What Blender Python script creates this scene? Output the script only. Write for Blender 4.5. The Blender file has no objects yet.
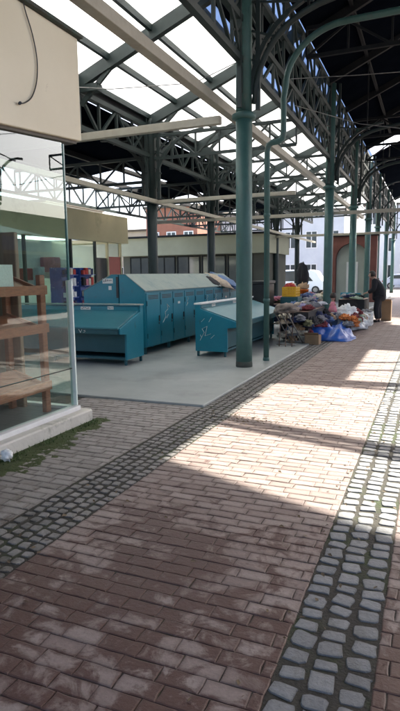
import bpy, math, random
from mathutils import Vector, Matrix, noise as mnoise
S = bpy.context.scene
COL = S.collection
PI = math.pi
R = random.Random(7)

# ------------------------------------------------------------------ helpers
class MB:
    """collects faces in world coordinates; build() links them as one mesh object"""
    def __init__(s): s.v = []; s.f = []; s.sm = []
    def add(s, vs, fs, smooth=False):
        o = len(s.v); s.v += [tuple(p) for p in vs]
        for f in fs: s.f.append(tuple(i+o for i in f)); s.sm.append(smooth)
        return s
    def box(s, a, b, ch=0.0):
        x0,y0,z0 = a; x1,y1,z1 = b
        if x0 > x1: x0,x1 = x1,x0
        if y0 > y1: y0,y1 = y1,y0
        if z0 > z1: z0,z1 = z1,z0
        if ch <= 0:
            vs = [(x0,y0,z0),(x1,y0,z0),(x1,y1,z0),(x0,y1,z0),(x0,y0,z1),(x1,y0,z1),(x1,y1,z1),(x0,y1,z1)]
            return s.add(vs, [(0,3,2,1),(4,5,6,7),(0,1,5,4),(1,2,6,5),(2,3,7,6),(3,0,4,7)])
        c = ch
        # chamfered plan and top
        pl = lambda d: [(x0+c+d,y0+d),(x1-c-d,y0+d),(x1-d,y0+c+d),(x1-d,y1-c-d),(x1-c-d,y1-d),(x0+c+d,y1-d),(x0+d,y1-c-d),(x0+d,y0+c+d)]
        vs = [(x,y,z0) for x,y in pl(0)] + [(x,y,z1-c) for x,y in pl(0)] + [(x,y,z1) for x,y in pl(c*.7)]
        fs = [tuple(range(7,-1,-1)), tuple(range(16,24))]
        for r in (0,8):
            for i in range(8): fs.append((r+i, r+(i+1)%8, r+8+(i+1)%8, r+8+i))
        return s.add(vs, fs)
    def bar(s, p, q, w, h=None, up=(0,0,1)):
        h = h or w; p = Vector(p); q = Vector(q); d = (q-p)
        if d.length < 1e-6: return s
        d.normalize(); u = Vector(up)
        if abs(d.dot(u)) > .98: u = Vector((0,1,0))
        a = d.cross(u).normalized(); b = a.cross(d).normalized()
        a = a*w/2; b = b*h/2
        vs = [p-a-b,p+a-b,p+a+b,p-a+b,q-a-b,q+a-b,q+a+b,q-a+b]
        return s.add(vs, [(0,1,2,3),(7,6,5,4),(0,4,5,1),(1,5,6,2),(2,6,7,3),(3,7,4,0)])
    def tube(s, pts, r, n=10, cap=True):
        pts = [Vector(p) for p in pts]; m = len(pts)
        rs = r if isinstance(r, (list,tuple)) else [r]*m
        vs = []; prev = None
        for i,p in enumerate(pts):
            d = (pts[min(i+1,m-1)] - pts[max(i-1,0)]).normalized()
            if prev is None:
                a = d.cross(Vector((0,0,1)))
                if a.length < .05: a = Vector((1,0,0)) - d*d.x
            else: a = prev - d*prev.dot(d)
            a.normalize(); prev = a; b = d.cross(a)
            for k in range(n):
                t = 2*PI*k/n; vs.append(p + (a*math.cos(t)+b*math.sin(t))*rs[i])
        fs = [(i*n+k, i*n+(k+1)%n, (i+1)*n+(k+1)%n, (i+1)*n+k) for i in range(m-1) for k in range(n)]
        s.add(vs, fs, True)
        if cap: s.add(vs[:n], [tuple(range(n-1,-1,-1))]); s.add(vs[-n:], [tuple(range(n))])
        return s
    def lathe(s, c, prof, n=20):
        vs = []; m = len(prof)
        for r,z in prof:
            for k in range(n):
                t = 2*PI*k/n; vs.append((c[0]+r*math.cos(t), c[1]+r*math.sin(t), c[2]+z))
        fs = [(i*n+k, i*n+(k+1)%n, (i+1)*n+(k+1)%n, (i+1)*n+k) for i in range(m-1) for k in range(n)]
        s.add(vs, fs, True)
        s.add(vs[-n:], [tuple(range(n))]); s.add(vs[:n], [tuple(range(n-1,-1,-1))])
        return s
    def prism(s, poly, axis, a, b):
        """poly in the two other axes (order x,y,z without axis), extruded a..b along axis"""
        def P(t,u,w): return {'x':(w,t,u),'y':(t,w,u),'z':(t,u,w)}[axis]
        n = len(poly)
        vs = [P(t,u,a) for t,u in poly] + [P(t,u,b) for t,u in poly]
        fs = [tuple(range(n-1,-1,-1)), tuple(range(n,2*n))] + [(i,(i+1)%n,n+(i+1)%n,n+i) for i in range(n)]
        return s.add(vs, fs)
    def build(s, name, mat, parent=None, bevel=0.0, fix=True):
        if parent is not None: o = wloc(parent)
        else:
            xs = [p[0] for p in s.v]; ys = [p[1] for p in s.v]; zs = [p[2] for p in s.v]
            o = Vector(((min(xs)+max(xs))/2, (min(ys)+max(ys))/2, min(zs)))
        me = bpy.data.meshes.new(name)
        me.from_pydata([(p[0]-o.x, p[1]-o.y, p[2]-o.z) for p in s.v], [], s.f)
        me.polygons.foreach_set('use_smooth', s.sm)
        if fix:
            import bmesh
            bm = bmesh.new(); bm.from_mesh(me); bmesh.ops.remove_doubles(bm, verts=bm.verts, dist=1e-5)
            bmesh.ops.recalc_face_normals(bm, faces=bm.faces); bm.to_mesh(me); bm.free()
        me.materials.append(mat); me.update()
        ob = bpy.data.objects.new(name, me); COL.objects.link(ob)
        if parent is not None: ob.parent = parent
        else: ob.location = o
        if bevel:
            m = ob.modifiers.new('Bevel','BEVEL'); m.width = bevel; m.segments = 2; m.limit_method = 'ANGLE'; m.angle_limit = .7
        return ob
def smooth_pts(P, k=5):
    P = [Vector(p) for p in P]; out = []
    for i in range(len(P)-1):
        a,b,c,d = P[max(i-1,0)],P[i],P[i+1],P[min(i+2,len(P)-1)]
        for j in range(k):
            t = j/k; out.append(.5*((2*b)+(c-a)*t+(2*a-5*b+4*c-d)*t*t+(3*b-a-3*c+d)*t**3))
    return out+[P[-1]]
def wloc(o):
    v = Vector((0,0,0))
    while o is not None: v += Vector(o.location); o = o.parent
    return v
def tag(o, label=None, cat=None, group=None, kind=None):
    if label: o['label'] = label
    if cat: o['category'] = cat
    if group: o['group'] = group
    if kind: o['kind'] = kind
    return o
def thing(name, loc, label, cat, group=None):
    o = bpy.data.objects.new(name, None); COL.objects.link(o); o.location = loc
    o.empty_display_size = .2
    return tag(o, label, cat, group)
def copy_tree(o, loc=None, parent=None):
    c = o.copy(); COL.objects.link(c); c.parent = parent
    if loc is not None: c.location = loc
    for ch in list(o.children): copy_tree(ch, None, c)
    return c

# ------------------------------------------------------------------ materials
def node(nt, t, **kw):
    n = nt.nodes.new(t)
    for k,v in kw.items():
        if k in n.inputs: n.inputs[k].default_value = v
        else: setattr(n, k, v)
    return n
def ramp(nt, stops):
    n = nt.nodes.new('ShaderNodeValToRGB'); e = n.color_ramp.elements
    while len(e) < len(stops): e.new(.5)
    for i,(p,c) in enumerate(stops): e[i].position = p; e[i].color = (*c,1) if len(c)==3 else c
    return n
def mat(name, c1, c2=None, rough=.6, scale=6.0, metal=0.0, bump=0.0, bscale=None, rough2=None, spec=.5, dirt=None, dscale=2.0, dpos=(.55,.7), stretch=None, dirt2=None, d2scale=6.0, d2pos=(.66,.74)):
    m = bpy.data.materials.new(name); m.use_nodes = True; nt = m.node_tree
    b = nt.nodes['Principled BSDF']; L = nt.links.new
    b.inputs['Roughness'].default_value = rough; b.inputs['Metallic'].default_value = metal
    b.inputs['Specular IOR Level'].default_value = spec
    geo = node(nt,'ShaderNodeNewGeometry'); vec = geo.outputs['Position']
    if stretch:
        mp = node(nt,'ShaderNodeMapping'); mp.inputs['Scale'].default_value = stretch; L(vec, mp.inputs['Vector']); vec = mp.outputs['Vector']
    c2 = c2 or tuple(x*.75 for x in c1)
    nz = node(nt,'ShaderNodeTexNoise', Scale=scale, Detail=6.0, Roughness=.6); L(vec, nz.inputs['Vector'])
    r = ramp(nt, [(.35,c1),(.68,c2)]); L(nz.outputs['Fac'], r.inputs['Fac']); out = r.outputs['Color']
    if dirt:
        n2 = node(nt,'ShaderNodeTexNoise', Scale=dscale, Detail=8.0, Roughness=.7); L(geo.outputs['Position'], n2.inputs['Vector'])
        r2 = ramp(nt, [(dpos[0],(0,0,0)),(dpos[1],(1,1,1))]); L(n2.outputs['Fac'], r2.inputs['Fac'])
        mx = node(nt,'ShaderNodeMix', data_type='RGBA'); L(r2.outputs['Color'], mx.inputs['Factor']); L(out, mx.inputs['A']); mx.inputs['B'].default_value = (*dirt,1); out = mx.outputs['Result']
    if dirt2:
        n4 = node(nt,'ShaderNodeTexNoise', Scale=d2scale, Detail=9.0, Roughness=.75, Distortion=.8); L(geo.outputs['Position'], n4.inputs['Vector'])
        r4 = ramp(nt, [(d2pos[0],(0,0,0)),(d2pos[1],(.85,.85,.85))]); L(n4.outputs['Fac'], r4.inputs['Fac'])
        mx4 = node(nt,'ShaderNodeMix', data_type='RGBA'); L(r4.outputs['Color'], mx4.inputs['Factor']); L(out, mx4.inputs['A']); mx4.inputs['B'].default_value = (*dirt2,1); out = mx4.outputs['Result']
    L(out, b.inputs['Base Color'])
    if rough2 is not None:
        r3 = ramp(nt, [(.35,(rough,)*3),(.7,(rough2,)*3)]); L(nz.outputs['Fac'], r3.inputs['Fac']); L(r3.outputs['Color'], b.inputs['Roughness'])
    if bump:
        n3 = node(nt,'ShaderNodeTexNoise', Scale=bscale or scale*6, Detail=5.0); L(geo.outputs['Position'], n3.inputs['Vector'])
        bp = node(nt,'ShaderNodeBump', Strength=bump, Distance=.02); L(n3.outputs['Fac'], bp.inputs['Height']); L(bp.outputs['Normal'], b.inputs['Normal'])
    return m
M = {}
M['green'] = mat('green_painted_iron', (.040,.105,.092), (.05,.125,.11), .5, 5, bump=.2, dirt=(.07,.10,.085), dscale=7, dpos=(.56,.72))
M['grimy'] = mat('grimy_green_iron', (.045,.075,.06), (.055,.05,.04), .8, 9, bump=.4)
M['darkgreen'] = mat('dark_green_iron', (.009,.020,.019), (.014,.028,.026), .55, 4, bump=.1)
M['black_iron'] = mat('blackened_iron', (.008,.010,.012), (.013,.015,.017), .7, 4, spec=.2)
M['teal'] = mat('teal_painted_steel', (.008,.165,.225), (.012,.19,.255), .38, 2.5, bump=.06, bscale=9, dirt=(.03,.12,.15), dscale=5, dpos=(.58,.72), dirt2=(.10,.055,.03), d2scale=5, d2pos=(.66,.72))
M['teal_door'] = mat('teal_painted_door', (.008,.18,.25), (.012,.205,.28), .35, 3, bump=.06, bscale=9, dirt=(.03,.13,.16), dscale=7, dpos=(.6,.75), dirt2=(.22,.27,.28), d2scale=9, d2pos=(.68,.72))
M['teal_top'] = mat('grey_teal_sheet', (.27,.31,.27), (.21,.27,.245), .6, 2, bump=.06, dirt=(.14,.22,.21), dscale=3)  # paler, greyer teal for locker roofs and top rail
M['teal_lid'] = mat('grey_teal_lid', (.03,.15,.185), (.045,.175,.205), .36, 2, bump=.06, dirt=(.02,.115,.15), dscale=3, dirt2=(.12,.07,.04), d2scale=6, d2pos=(.66,.72))  # slightly greyer teal for the lids
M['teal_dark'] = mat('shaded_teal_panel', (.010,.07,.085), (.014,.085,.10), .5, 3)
M['sunlit_edge'] = mat('sunlit_edge_paint', (.72,.74,.72), (.6,.62,.6), .35, 8, metal=.0, bump=.05)  # pale colour stands in for sunlight on the steel edges
M['cream'] = mat('cream_render', (.78,.71,.54), (.72,.65,.48), .7, 1.1, bump=.06, dirt=(.58,.51,.36), dscale=1.7, dpos=(.6,.8), dirt2=(.42,.35,.24), d2scale=5, d2pos=(.67,.76))
M['cream2'] = mat('weathered_cream_render', (.56,.51,.32), (.48,.44,.27), .75, .9, dirt=(.28,.26,.16), dscale=.8)
M['cream_duct'] = mat('cream_painted_duct', (.40,.37,.29), (.34,.31,.24), .5, 6, dirt=(.25,.21,.14), dscale=5, dpos=(.6,.75), bump=.1)
M['dark_olive'] = mat('dark_olive_wall', (.085,.085,.065), (.06,.06,.05), .8, 1)
M['olive'] = mat('olive_render', (.33,.33,.24), (.28,.28,.20), .8, .8)
M['dark_sheet'] = mat('dark_roof_sheet', (.003,.0045,.008), (.005,.007,.011), .95, 1.5, bump=.1, spec=.0)
M['soffit'] = mat('brown_soffit_board', (.10,.085,.06), (.075,.06,.045), .6, 3, stretch=(1,8,1))
M['plinth'] = mat('grey_concrete_plinth', (.62,.60,.54), (.55,.53,.47), .8, 4, bump=.2, dirt=(.25,.25,.20), dscale=3)
M['white_paint'] = mat('white_paint', (.80,.80,.78), (.72,.72,.70), .5, 7)
M['edge_glint'] = mat('glass_edge_glint', (.80,.88,.82), (.66,.78,.72), .25, 3, dirt=(.35,.5,.46), dscale=4, dpos=(.6,.75))  # bright reflection at the glass corner, painted as a pale colour
M['edge_green'] = mat('green_glass_edge', (.10,.22,.20), (.07,.17,.16), .2, 3)
M['wood'] = mat('red_brown_wood', (.40,.125,.062), (.27,.08,.04), .45, 5, bump=.08, stretch=(14,2,14))
M['dark_wood'] = mat('dark_brown_wood', (.10,.06,.04), (.07,.04,.03), .6, 5)
M['wood_pale'] = mat('brown_board', (.33,.20,.14), (.27,.155,.11), .55, 3, stretch=(8,8,1.5))
M['kiosk_floor'] = mat('dark_tile', (.10,.115,.13), (.08,.09,.10), .3, 4)
M['black'] = mat('black_plastic', (.012,.012,.013), (.02,.02,.02), .45, 10)
M['steel'] = mat('dull_steel', (.30,.29,.27), (.18,.17,.16), .4, 9, metal=.6)
M['white_plastic'] = mat('white_plastic', (.84,.86,.84), (.74,.76,.75), .4, 5, bump=.25, bscale=25)
M['label'] = mat('white_label', (.72,.72,.68), (.6,.6,.56), .6, 60)
M['ink'] = mat('grey_ink', (.12,.13,.14), None, .7, 10)
M['tarp'] = mat('blue_tarpaulin', (.012,.075,.34), (.02,.11,.42), .35, 4, bump=.3, bscale=18)
M['teal_cloth'] = mat('teal_cloth', (.02,.12,.17), (.03,.15,.2), .8, 4)
M['cardboard'] = mat('cardboard', (.30,.20,.115), (.25,.165,.09), .8, 5)
M['yellow'] = mat('yellow_plastic', (.75,.45,.03), (.65,.38,.02), .4, 6)
M['orange'] = mat('orange_plastic', (.70,.20,.03), (.6,.16,.02), .4, 6)
M['skin'] = mat('skin', (.46,.27,.19), (.42,.24,.17), .5, 20)
M['hair'] = mat('dark_hair', (.03,.022,.017), (.05,.035,.025), .6, 60)
M['coat'] = mat('black_wool', (.010,.011,.014), (.017,.018,.022), .85, 12, bump=.2)
M['trousers'] = mat('charcoal_cloth', (.014,.015,.02), (.02,.022,.027), .85, 12)
M['brick_red'] = mat('red_brown_paint', (.20,.075,.055), (.15,.055,.042), .8, 2)
M['pale_green_wall'] = mat('pale_green_render', (.42,.46,.40), (.36,.40,.35), .8, 1.5)
M['white_wall'] = mat('white_render', (.66,.68,.70), (.58,.60,.63), .8, 1.0)
M['far_brick'] = mat('far_brick', (.30,.13,.085), (.25,.105,.07), .85, 2)
M['dark_glass'] = mat('dark_window_glass', (.03,.04,.045), (.045,.055,.06), .08, 1, spec=.8)
M['blue_pale'] = mat('pale_blue_awning', (.25,.33,.52), (.2,.28,.46), .6, 2)
M['car_paint'] = mat('pale_blue_car_paint', (.50,.56,.66), (.47,.53,.63), .2, 1)
M['van_paint'] = mat('white_van_paint', (.75,.77,.80), (.7,.72,.76), .25, 1)
M['rubber'] = mat('rubber', (.02,.02,.02), (.03,.03,.03), .8, 8)
M['blue_rack'] = mat('blue_rack', (.02,.06,.28), (.03,.09,.34), .5, 9, dirt=(.6,.6,.62), dscale=7, dpos=(.62,.64))
M['red_cab'] = mat('red_cabinet', (.35,.06,.045), (.28,.05,.04), .5, 3)
M['stucco_right'] = mat('buff_render', (.50,.46,.38), (.44,.40,.33), .8, 1)
M['moss'] = mat('moss', (.038,.062,.014), (.06,.072,.022), .95, 30, bump=.6, bscale=60)
M['weed'] = mat('weed_leaf', (.05,.09,.02), (.075,.12,.03), .7, 30)

def shade_mat(name, build):
    m = bpy.data.materials.new(name); m.use_nodes = True; nt = m.node_tree; nt.nodes.clear()
    out = nt.nodes.new('ShaderNodeOutputMaterial'); nt.links.new(build(nt), out.inputs['Surface']); return m
def glass_build(tint, refl):
    def f(nt):
        t = node(nt,'ShaderNodeBsdfTransparent', Color=(*tint,1)); g = node(nt,'ShaderNodeBsdfGlossy', Roughness=.01, Color=(.95,1,.98,1))
        fr = node(nt,'ShaderNodeFresnel', IOR=refl); mx = nt.nodes.new('ShaderNodeMixShader'); ge = node(nt,'ShaderNodeNewGeometry')
        iv = node(nt,'ShaderNodeMath', operation='SUBTRACT'); iv.inputs[0].default_value = 1; nt.links.new(ge.outputs['Backfacing'], iv.inputs[1])
        ml = node(nt,'ShaderNodeMath', operation='MULTIPLY'); nt.links.new(fr.outputs[0], ml.inputs[0]); nt.links.new(iv.outputs[0], ml.inputs[1])
        nt.links.new(ml.outputs[0], mx.inputs[0]); nt.links.new(t.outputs[0], mx.inputs[1]); nt.links.new(g.outputs[0], mx.inputs[2]); return mx.outputs[0]
    return f
M['glass'] = shade_mat('green_tinted_glass', glass_build((.88,.955,.925), 1.8))
M['shop_glass'] = shade_mat('shop_glass', glass_build((.85,.90,.88), 1.5))
def poly_build(nt, ca=(.93,.95,.95), cb=(.82,.84,.82)):
    geo = node(nt,'ShaderNodeNewGeometry'); nz = node(nt,'ShaderNodeTexNoise', Scale=1.3, Detail=7.0); nt.links.new(geo.outputs['Position'], nz.inputs['Vector'])
    r = ramp(nt, [(.35,ca),(.75,cb)]); nt.links.new(nz.outputs['Fac'], r.inputs['Fac'])
    t = node(nt,'ShaderNodeBsdfTranslucent'); d = node(nt,'ShaderNodeBsdfDiffuse'); nt.links.new(r.outputs[0], t.inputs['Color']); nt.links.new(r.outputs[0], d.inputs['Color'])
    mx = node(nt,'ShaderNodeMixShader'); mx.inputs[0].default_value = .25
    nt.links.new(t.outputs[0], mx.inputs[1]); nt.links.new(d.outputs[0], mx.inputs[2]); return mx.outputs[0]
M['poly'] = shade_mat('translucent_sheet', poly_build)
M['poly_blue'] = shade_mat('blue_translucent_sheet', lambda nt: poly_build(nt,(.30,.38,.52),(.22,.29,.42)))

def paver_mat(name, base, base2, wet, wscale, wpos, side, edge_pow=.55, bst=.35):
    """per-brick random tone (attribute tone), dirty brick edges (attribute rim), damp brown stains (noise, ramped with sun and shade)"""
    m = bpy.data.materials.new(name); m.use_nodes = True; nt = m.node_tree; L = nt.links.new
    b = nt.nodes['Principled BSDF']
    at = node(nt,'ShaderNodeAttribute', attribute_name='tone'); sp = node(nt,'ShaderNodeSeparateColor'); L(at.outputs['Color'], sp.inputs[0])
    geo = node(nt,'ShaderNodeNewGeometry'); pos = geo.outputs['Position']
    r = ramp(nt, [(0,base),(1,base2)]); L(sp.outputs[0], r.inputs['Fac'])
    fine = node(nt,'ShaderNodeTexNoise', Scale=45.0, Detail=6.0, Roughness=.7); L(pos, fine.inputs['Vector'])
    fr = ramp(nt, [(.3,(.8,.8,.8)),(.7,(1.12,1.12,1.12))]); L(fine.outputs['Fac'], fr.inputs['Fac'])
    m1 = node(nt,'ShaderNodeMix', data_type='RGBA', blend_type='MULTIPLY'); m1.inputs['Factor'].default_value = 1
    L(r.outputs[0], m1.inputs['A']); L(fr.outputs[0], m1.inputs['B'])
    # stains: large patches broken up by finer noise, plus more of them near brick rims
    w = node(nt,'ShaderNodeTexNoise', Scale=wscale, Detail=9.0, Roughness=.68, Distortion=.6); L(pos, w.inputs['Vector'])
    w0 = node(nt,'ShaderNodeTexNoise', Scale=.85, Detail=4.0); L(pos, w0.inputs['Vector'])
    a1 = node(nt,'ShaderNodeMath', operation='MULTIPLY_ADD'); ws = node(nt,'ShaderNodeMath', operation='MULTIPLY'); L(w.outputs['Fac'], ws.inputs[0]); ws.inputs[1].default_value = 1.5; L(w0.outputs['Fac'], a1.inputs[0]); a1.inputs[1].default_value = 1.25; L(ws.outputs[0], a1.inputs[2])
    rm = node(nt,'ShaderNodeMath', operation='MULTIPLY_ADD'); L(sp.outputs[1], rm.inputs[0]); rm.inputs[1].default_value = .10; L(a1.outputs[0], rm.inputs[2])
    tn = node(nt,'ShaderNodeMath', operation='MULTIPLY_ADD'); L(sp.outputs[2], tn.inputs[0]); tn.inputs[1].default_value = .08; L(rm.outputs[0], tn.inputs[2])
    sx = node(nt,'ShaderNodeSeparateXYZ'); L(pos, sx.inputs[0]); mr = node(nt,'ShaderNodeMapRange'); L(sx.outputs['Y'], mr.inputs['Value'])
    for k,v in (('From Min',2.2),('From Max',4.4),('To Min',.15),('To Max',-.42)): mr.inputs[k].default_value = v  # Y ramp paints the light split in: stains thinned in sun, heavier in shade
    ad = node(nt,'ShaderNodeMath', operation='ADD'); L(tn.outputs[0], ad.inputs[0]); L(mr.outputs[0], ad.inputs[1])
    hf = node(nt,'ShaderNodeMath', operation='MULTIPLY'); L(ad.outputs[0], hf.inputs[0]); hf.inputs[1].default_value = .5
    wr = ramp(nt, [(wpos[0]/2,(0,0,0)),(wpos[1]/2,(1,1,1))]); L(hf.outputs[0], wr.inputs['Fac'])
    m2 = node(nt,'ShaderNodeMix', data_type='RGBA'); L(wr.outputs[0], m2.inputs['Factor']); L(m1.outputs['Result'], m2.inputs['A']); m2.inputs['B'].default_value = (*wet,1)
    m3 = node(nt,'ShaderNodeMix', data_type='RGBA'); pw = node(nt,'ShaderNodeMath', operation='MULTIPLY'); L(sp.outputs[1], pw.inputs[0]); pw.inputs[1].default_value = edge_pow
    L(pw.outputs[0], m3.inputs['Factor']); L(m2.outputs['Result'], m3.inputs['A']); m3.inputs['B'].default_value = (*side,1)
    L(m3.outputs['Result'], b.inputs['Base Color'])
    rr = ramp(nt, [(0,(.58,)*3),(1,(.42,)*3)]); L(wr.outputs[0], rr.inputs['Fac']); L(rr.outputs[0], b.inputs['Roughness'])
    bp = node(nt,'ShaderNodeBump', Strength=bst, Distance=.01); L(fine.outputs['Fac'], bp.inputs['Height']); L(bp.outputs['Normal'], b.inputs['Normal'])
    return m
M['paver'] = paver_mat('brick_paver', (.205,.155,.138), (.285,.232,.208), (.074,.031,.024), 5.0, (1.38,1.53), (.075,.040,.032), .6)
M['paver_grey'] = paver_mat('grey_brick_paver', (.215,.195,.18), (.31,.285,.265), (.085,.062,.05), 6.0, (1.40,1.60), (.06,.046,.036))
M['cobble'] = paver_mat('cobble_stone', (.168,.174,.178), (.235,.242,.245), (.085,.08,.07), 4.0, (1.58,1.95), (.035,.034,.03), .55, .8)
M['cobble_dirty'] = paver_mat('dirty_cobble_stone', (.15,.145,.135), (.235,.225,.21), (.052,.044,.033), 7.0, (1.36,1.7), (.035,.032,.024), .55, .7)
M['joint'] = mat('joint_dirt', (.030,.027,.022), (.045,.042,.03), .9, 12, bump=.4, dirt=(.03,.045,.012), dscale=1.2, dpos=(.5,.62))
M['slab'] = mat('worn_concrete', (.31,.335,.32), (.26,.285,.275), .42, .9, bump=.05, bscale=40, rough2=.55, dirt=(.20,.215,.205), dscale=1.1, dpos=(.52,.72), dirt2=(.13,.13,.12), d2scale=4, d2pos=(.64,.74))
M['soil'] = mat('far_ground', (.17,.15,.14), (.14,.125,.115), .85, 1.5, bump=.2)

# ------------------------------------------------------------------ ground
g = MB(); g.add([(-400,-400,-.05),(400,-400,-.05),(400,400,-.05),(-400,400,-.05)], [(0,1,2,3)])
tag(g.build('ground', M['soil'], fix=False), kind='structure')
g = MB(); g.add([(-4.6,-1.5,-.0055),(6,-1.5,-.0055),(6,26,-.0055),(-4.6,26,-.0055)], [(0,1,2,3)])
tag(g.build('joint_bed', M['joint'], fix=False), kind='structure')
SLAB_X, SLAB_Y = -2.5, 6.05
def tone_attr(ob, cols):
    a = ob.data.color_attributes.new('tone','FLOAT_COLOR','POINT')
    a.data.foreach_set('color', [x for c in cols for x in c])
class Pav:
    def __init__(s): s.m = MB(); s.c = []
    def brick(s, x0,y0,x1,y1, rng):
        z = rng.uniform(-.0025,.0025); tx = rng.uniform(-.012,.012); ty = rng.uniform(-.012,.012)
        j = lambda: rng.uniform(-.003,.0035)
        cx,cy = (x0+x1)/2,(y0+y1)/2; t = (rng.random(), rng.random()); g_ = .0035
        vs = []
        ring = [(x0,y0),(x1,y0),(x1,y1),(x0,y1)]
        pts = []
        # subdivided outline so that worn edges wobble a little
        for i in range(4):
            (ax,ay),(bx,by) = ring[i], ring[(i+1)%4]
            nseg = 3 if abs(bx-ax) > abs(by-ay) else 2
            for k in range(nseg): f = k/nseg; pts.append((ax+(bx-ax)*f+j(), ay+(by-ay)*f+j()))
        n = len(pts)
        for sc,dz,rim in ((g_-.0030, -.006, 1.0), (g_-.0015,-.0020,.95), (g_+.004, 0, .62), (g_+.026,.0003,0)):
            for px,py in pts:
                dx = math.copysign(min(sc,abs(px-cx)),px-cx); dy = math.copysign(min(sc,abs(py-cy)),py-cy)
                qx,qy = px-dx*(abs(px-cx)>abs(x1-x0)*.28 and 1 or 0.0), py-dy*(abs(py-cy)>abs(y1-y0)*.2 and 1 or 0.0)
                vs.append((qx,qy,z+dz+tx*(qx-cx)+ty*(qy-cy))); s.c.append((t[0],rim,t[1],1))
        fs = [(r*n+i, r*n+(i+1)%n, (r+1)*n+(i+1)%n, (r+1)*n+i) for r in range(3) for i in range(n)] + [tuple(range(3*n,4*n))]
        s.m.add(vs, fs, False)
    def stone(s, x0,y0,x1,y1, rng):
        cx,cy = (x0+x1)/2+rng.uniform(-.006,.006),(y0+y1)/2+rng.uniform(-.006,.006); hx,hy = (x1-x0)/2-rng.uniform(.006,.013),(y1-y0)/2-rng.uniform(.006,.013)
        n = 12; z = rng.uniform(-.003,.002); t = (rng.random(),rng.random()); ro = rng.uniform(-.18,.18); e = rng.uniform(.28,.5)
        rad = [1+rng.uniform(-.13,.09) for _ in range(n)]
        vs = []
        for sc,dz,rim in ((1.0,-.018,1.0),(.975,-.004,.85),(.90,.001,.3),(.6,.0025,0)):
            for k in range(n):
                a = 2*PI*k/n+.2; c,d = math.cos(a),math.sin(a)
                x = math.copysign(abs(c)**e,c)*hx*rad[k]*sc; y = math.copysign(abs(d)**e,d)*hy*rad[k]*sc
                vs.append((cx+x*math.cos(ro)-y*math.sin(ro), cy+x*math.sin(ro)+y*math.cos(ro), z+dz)); s.c.append((t[0],rim,t[1],1))
        fs = [(r*n+i, r*n+(i+1)%n, (r+1)*n+(i+1)%n, (r+1)*n+i) for r in range(3) for i in range(n)] + [tuple(range(3*n,4*n))]
        s.m.add(vs, fs, False)
    def build(s, name, mt):
        o = s.m.build(name, mt, fix=False); tone_attr(o, s.c); return o
rp = random.Random(3)
P_ = Pav()
def bond(x0, x1, y0, y1, L=.19, W=.094, skip=None, right=True):
    y = y0; r = 0
    while y < y1:
        u = 0; first = True; span = x1-x0
        while u < span-.02:
            w = L*.27 if (first and r % 2) else L; first = False
            e = min(u+w, span)
            if span-e < .04: e = span
            a,b = (x1-e, x1-u) if right else (x0+u, x0+e)
            if not (skip and skip(a,y,b,y+W)): P_.brick(a, y, b, y+W, rp)
            u = e
        y += W; r += 1
bond(-2.06, -.52, -.6, 22)
bond(-.14, 3.2, -.6, 12, right=False)
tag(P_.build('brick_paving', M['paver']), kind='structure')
P_ = Pav()
bond(-4.2, -2.52, -.6, SLAB_Y-.03, skip=lambda x,y,X,Y: X < -3.42 and Y < 5.1)
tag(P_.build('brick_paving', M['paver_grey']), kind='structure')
for (x0,x1,y0,y1,nx,hmin,hmax,mt) in ((-.52,-.14,-.6,22,3,.085,.125,'cobble'), (-2.5,-2.06,-.6,24,5,.075,.105,'cobble_dirty')):
    c = Pav(); w = (x1-x0)/nx; off = [0]*nx
    for i in range(nx):
        y = y0 + rp.uniform(0,.06)
        while y < y1:
            h = rp.uniform(hmin,hmax); c.stone(x0+i*w, y, x0+(i+1)*w, y+h, rp); y += h
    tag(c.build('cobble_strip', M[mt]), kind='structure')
# bricks farther on, too small to see singly
def far_brick_nodes():
    m = bpy.data.materials.new('far_brick_paving'); m.use_nodes = True; nt = m.node_tree; L = nt.links.new; b = nt.nodes['Principled BSDF']
    geo = node(nt,'ShaderNodeNewGeometry'); br = node(nt,'ShaderNodeTexBrick', Scale=1.0); L(geo.outputs['Position'], br.inputs['Vector'])
    br.inputs['Brick Width'].default_value = .2; br.inputs['Row Height'].default_value = .1; br.inputs['Mortar Size'].default_value = .006
    br.inputs['Color1'].default_value = (.21,.155,.15,1); br.inputs['Color2'].default_value = (.27,.21,.2,1); br.inputs['Mortar'].default_value = (.05,.04,.035,1)
    L(br.outputs['Color'], b.inputs['Base Color']); b.inputs['Roughness'].default_value = .6; return m
M['far_paving'] = far_brick_nodes()
g = MB(); g.box((-2.06,22,-.045),(3.2,75,-.004)); g.box((-.1+3.32,-1,-.045),(9,75,-.004)); g.box((-.13,12.02,-.045),(3.2,21.99,-.004))
tag(g.build('far_paving', M['far_paving']), kind='structure')
g = MB(); g.box((-30,SLAB_Y,-.06),(SLAB_X,45,.028),.012)
tag(g.build('concrete_slab', M['slab']), kind='structure')

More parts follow.
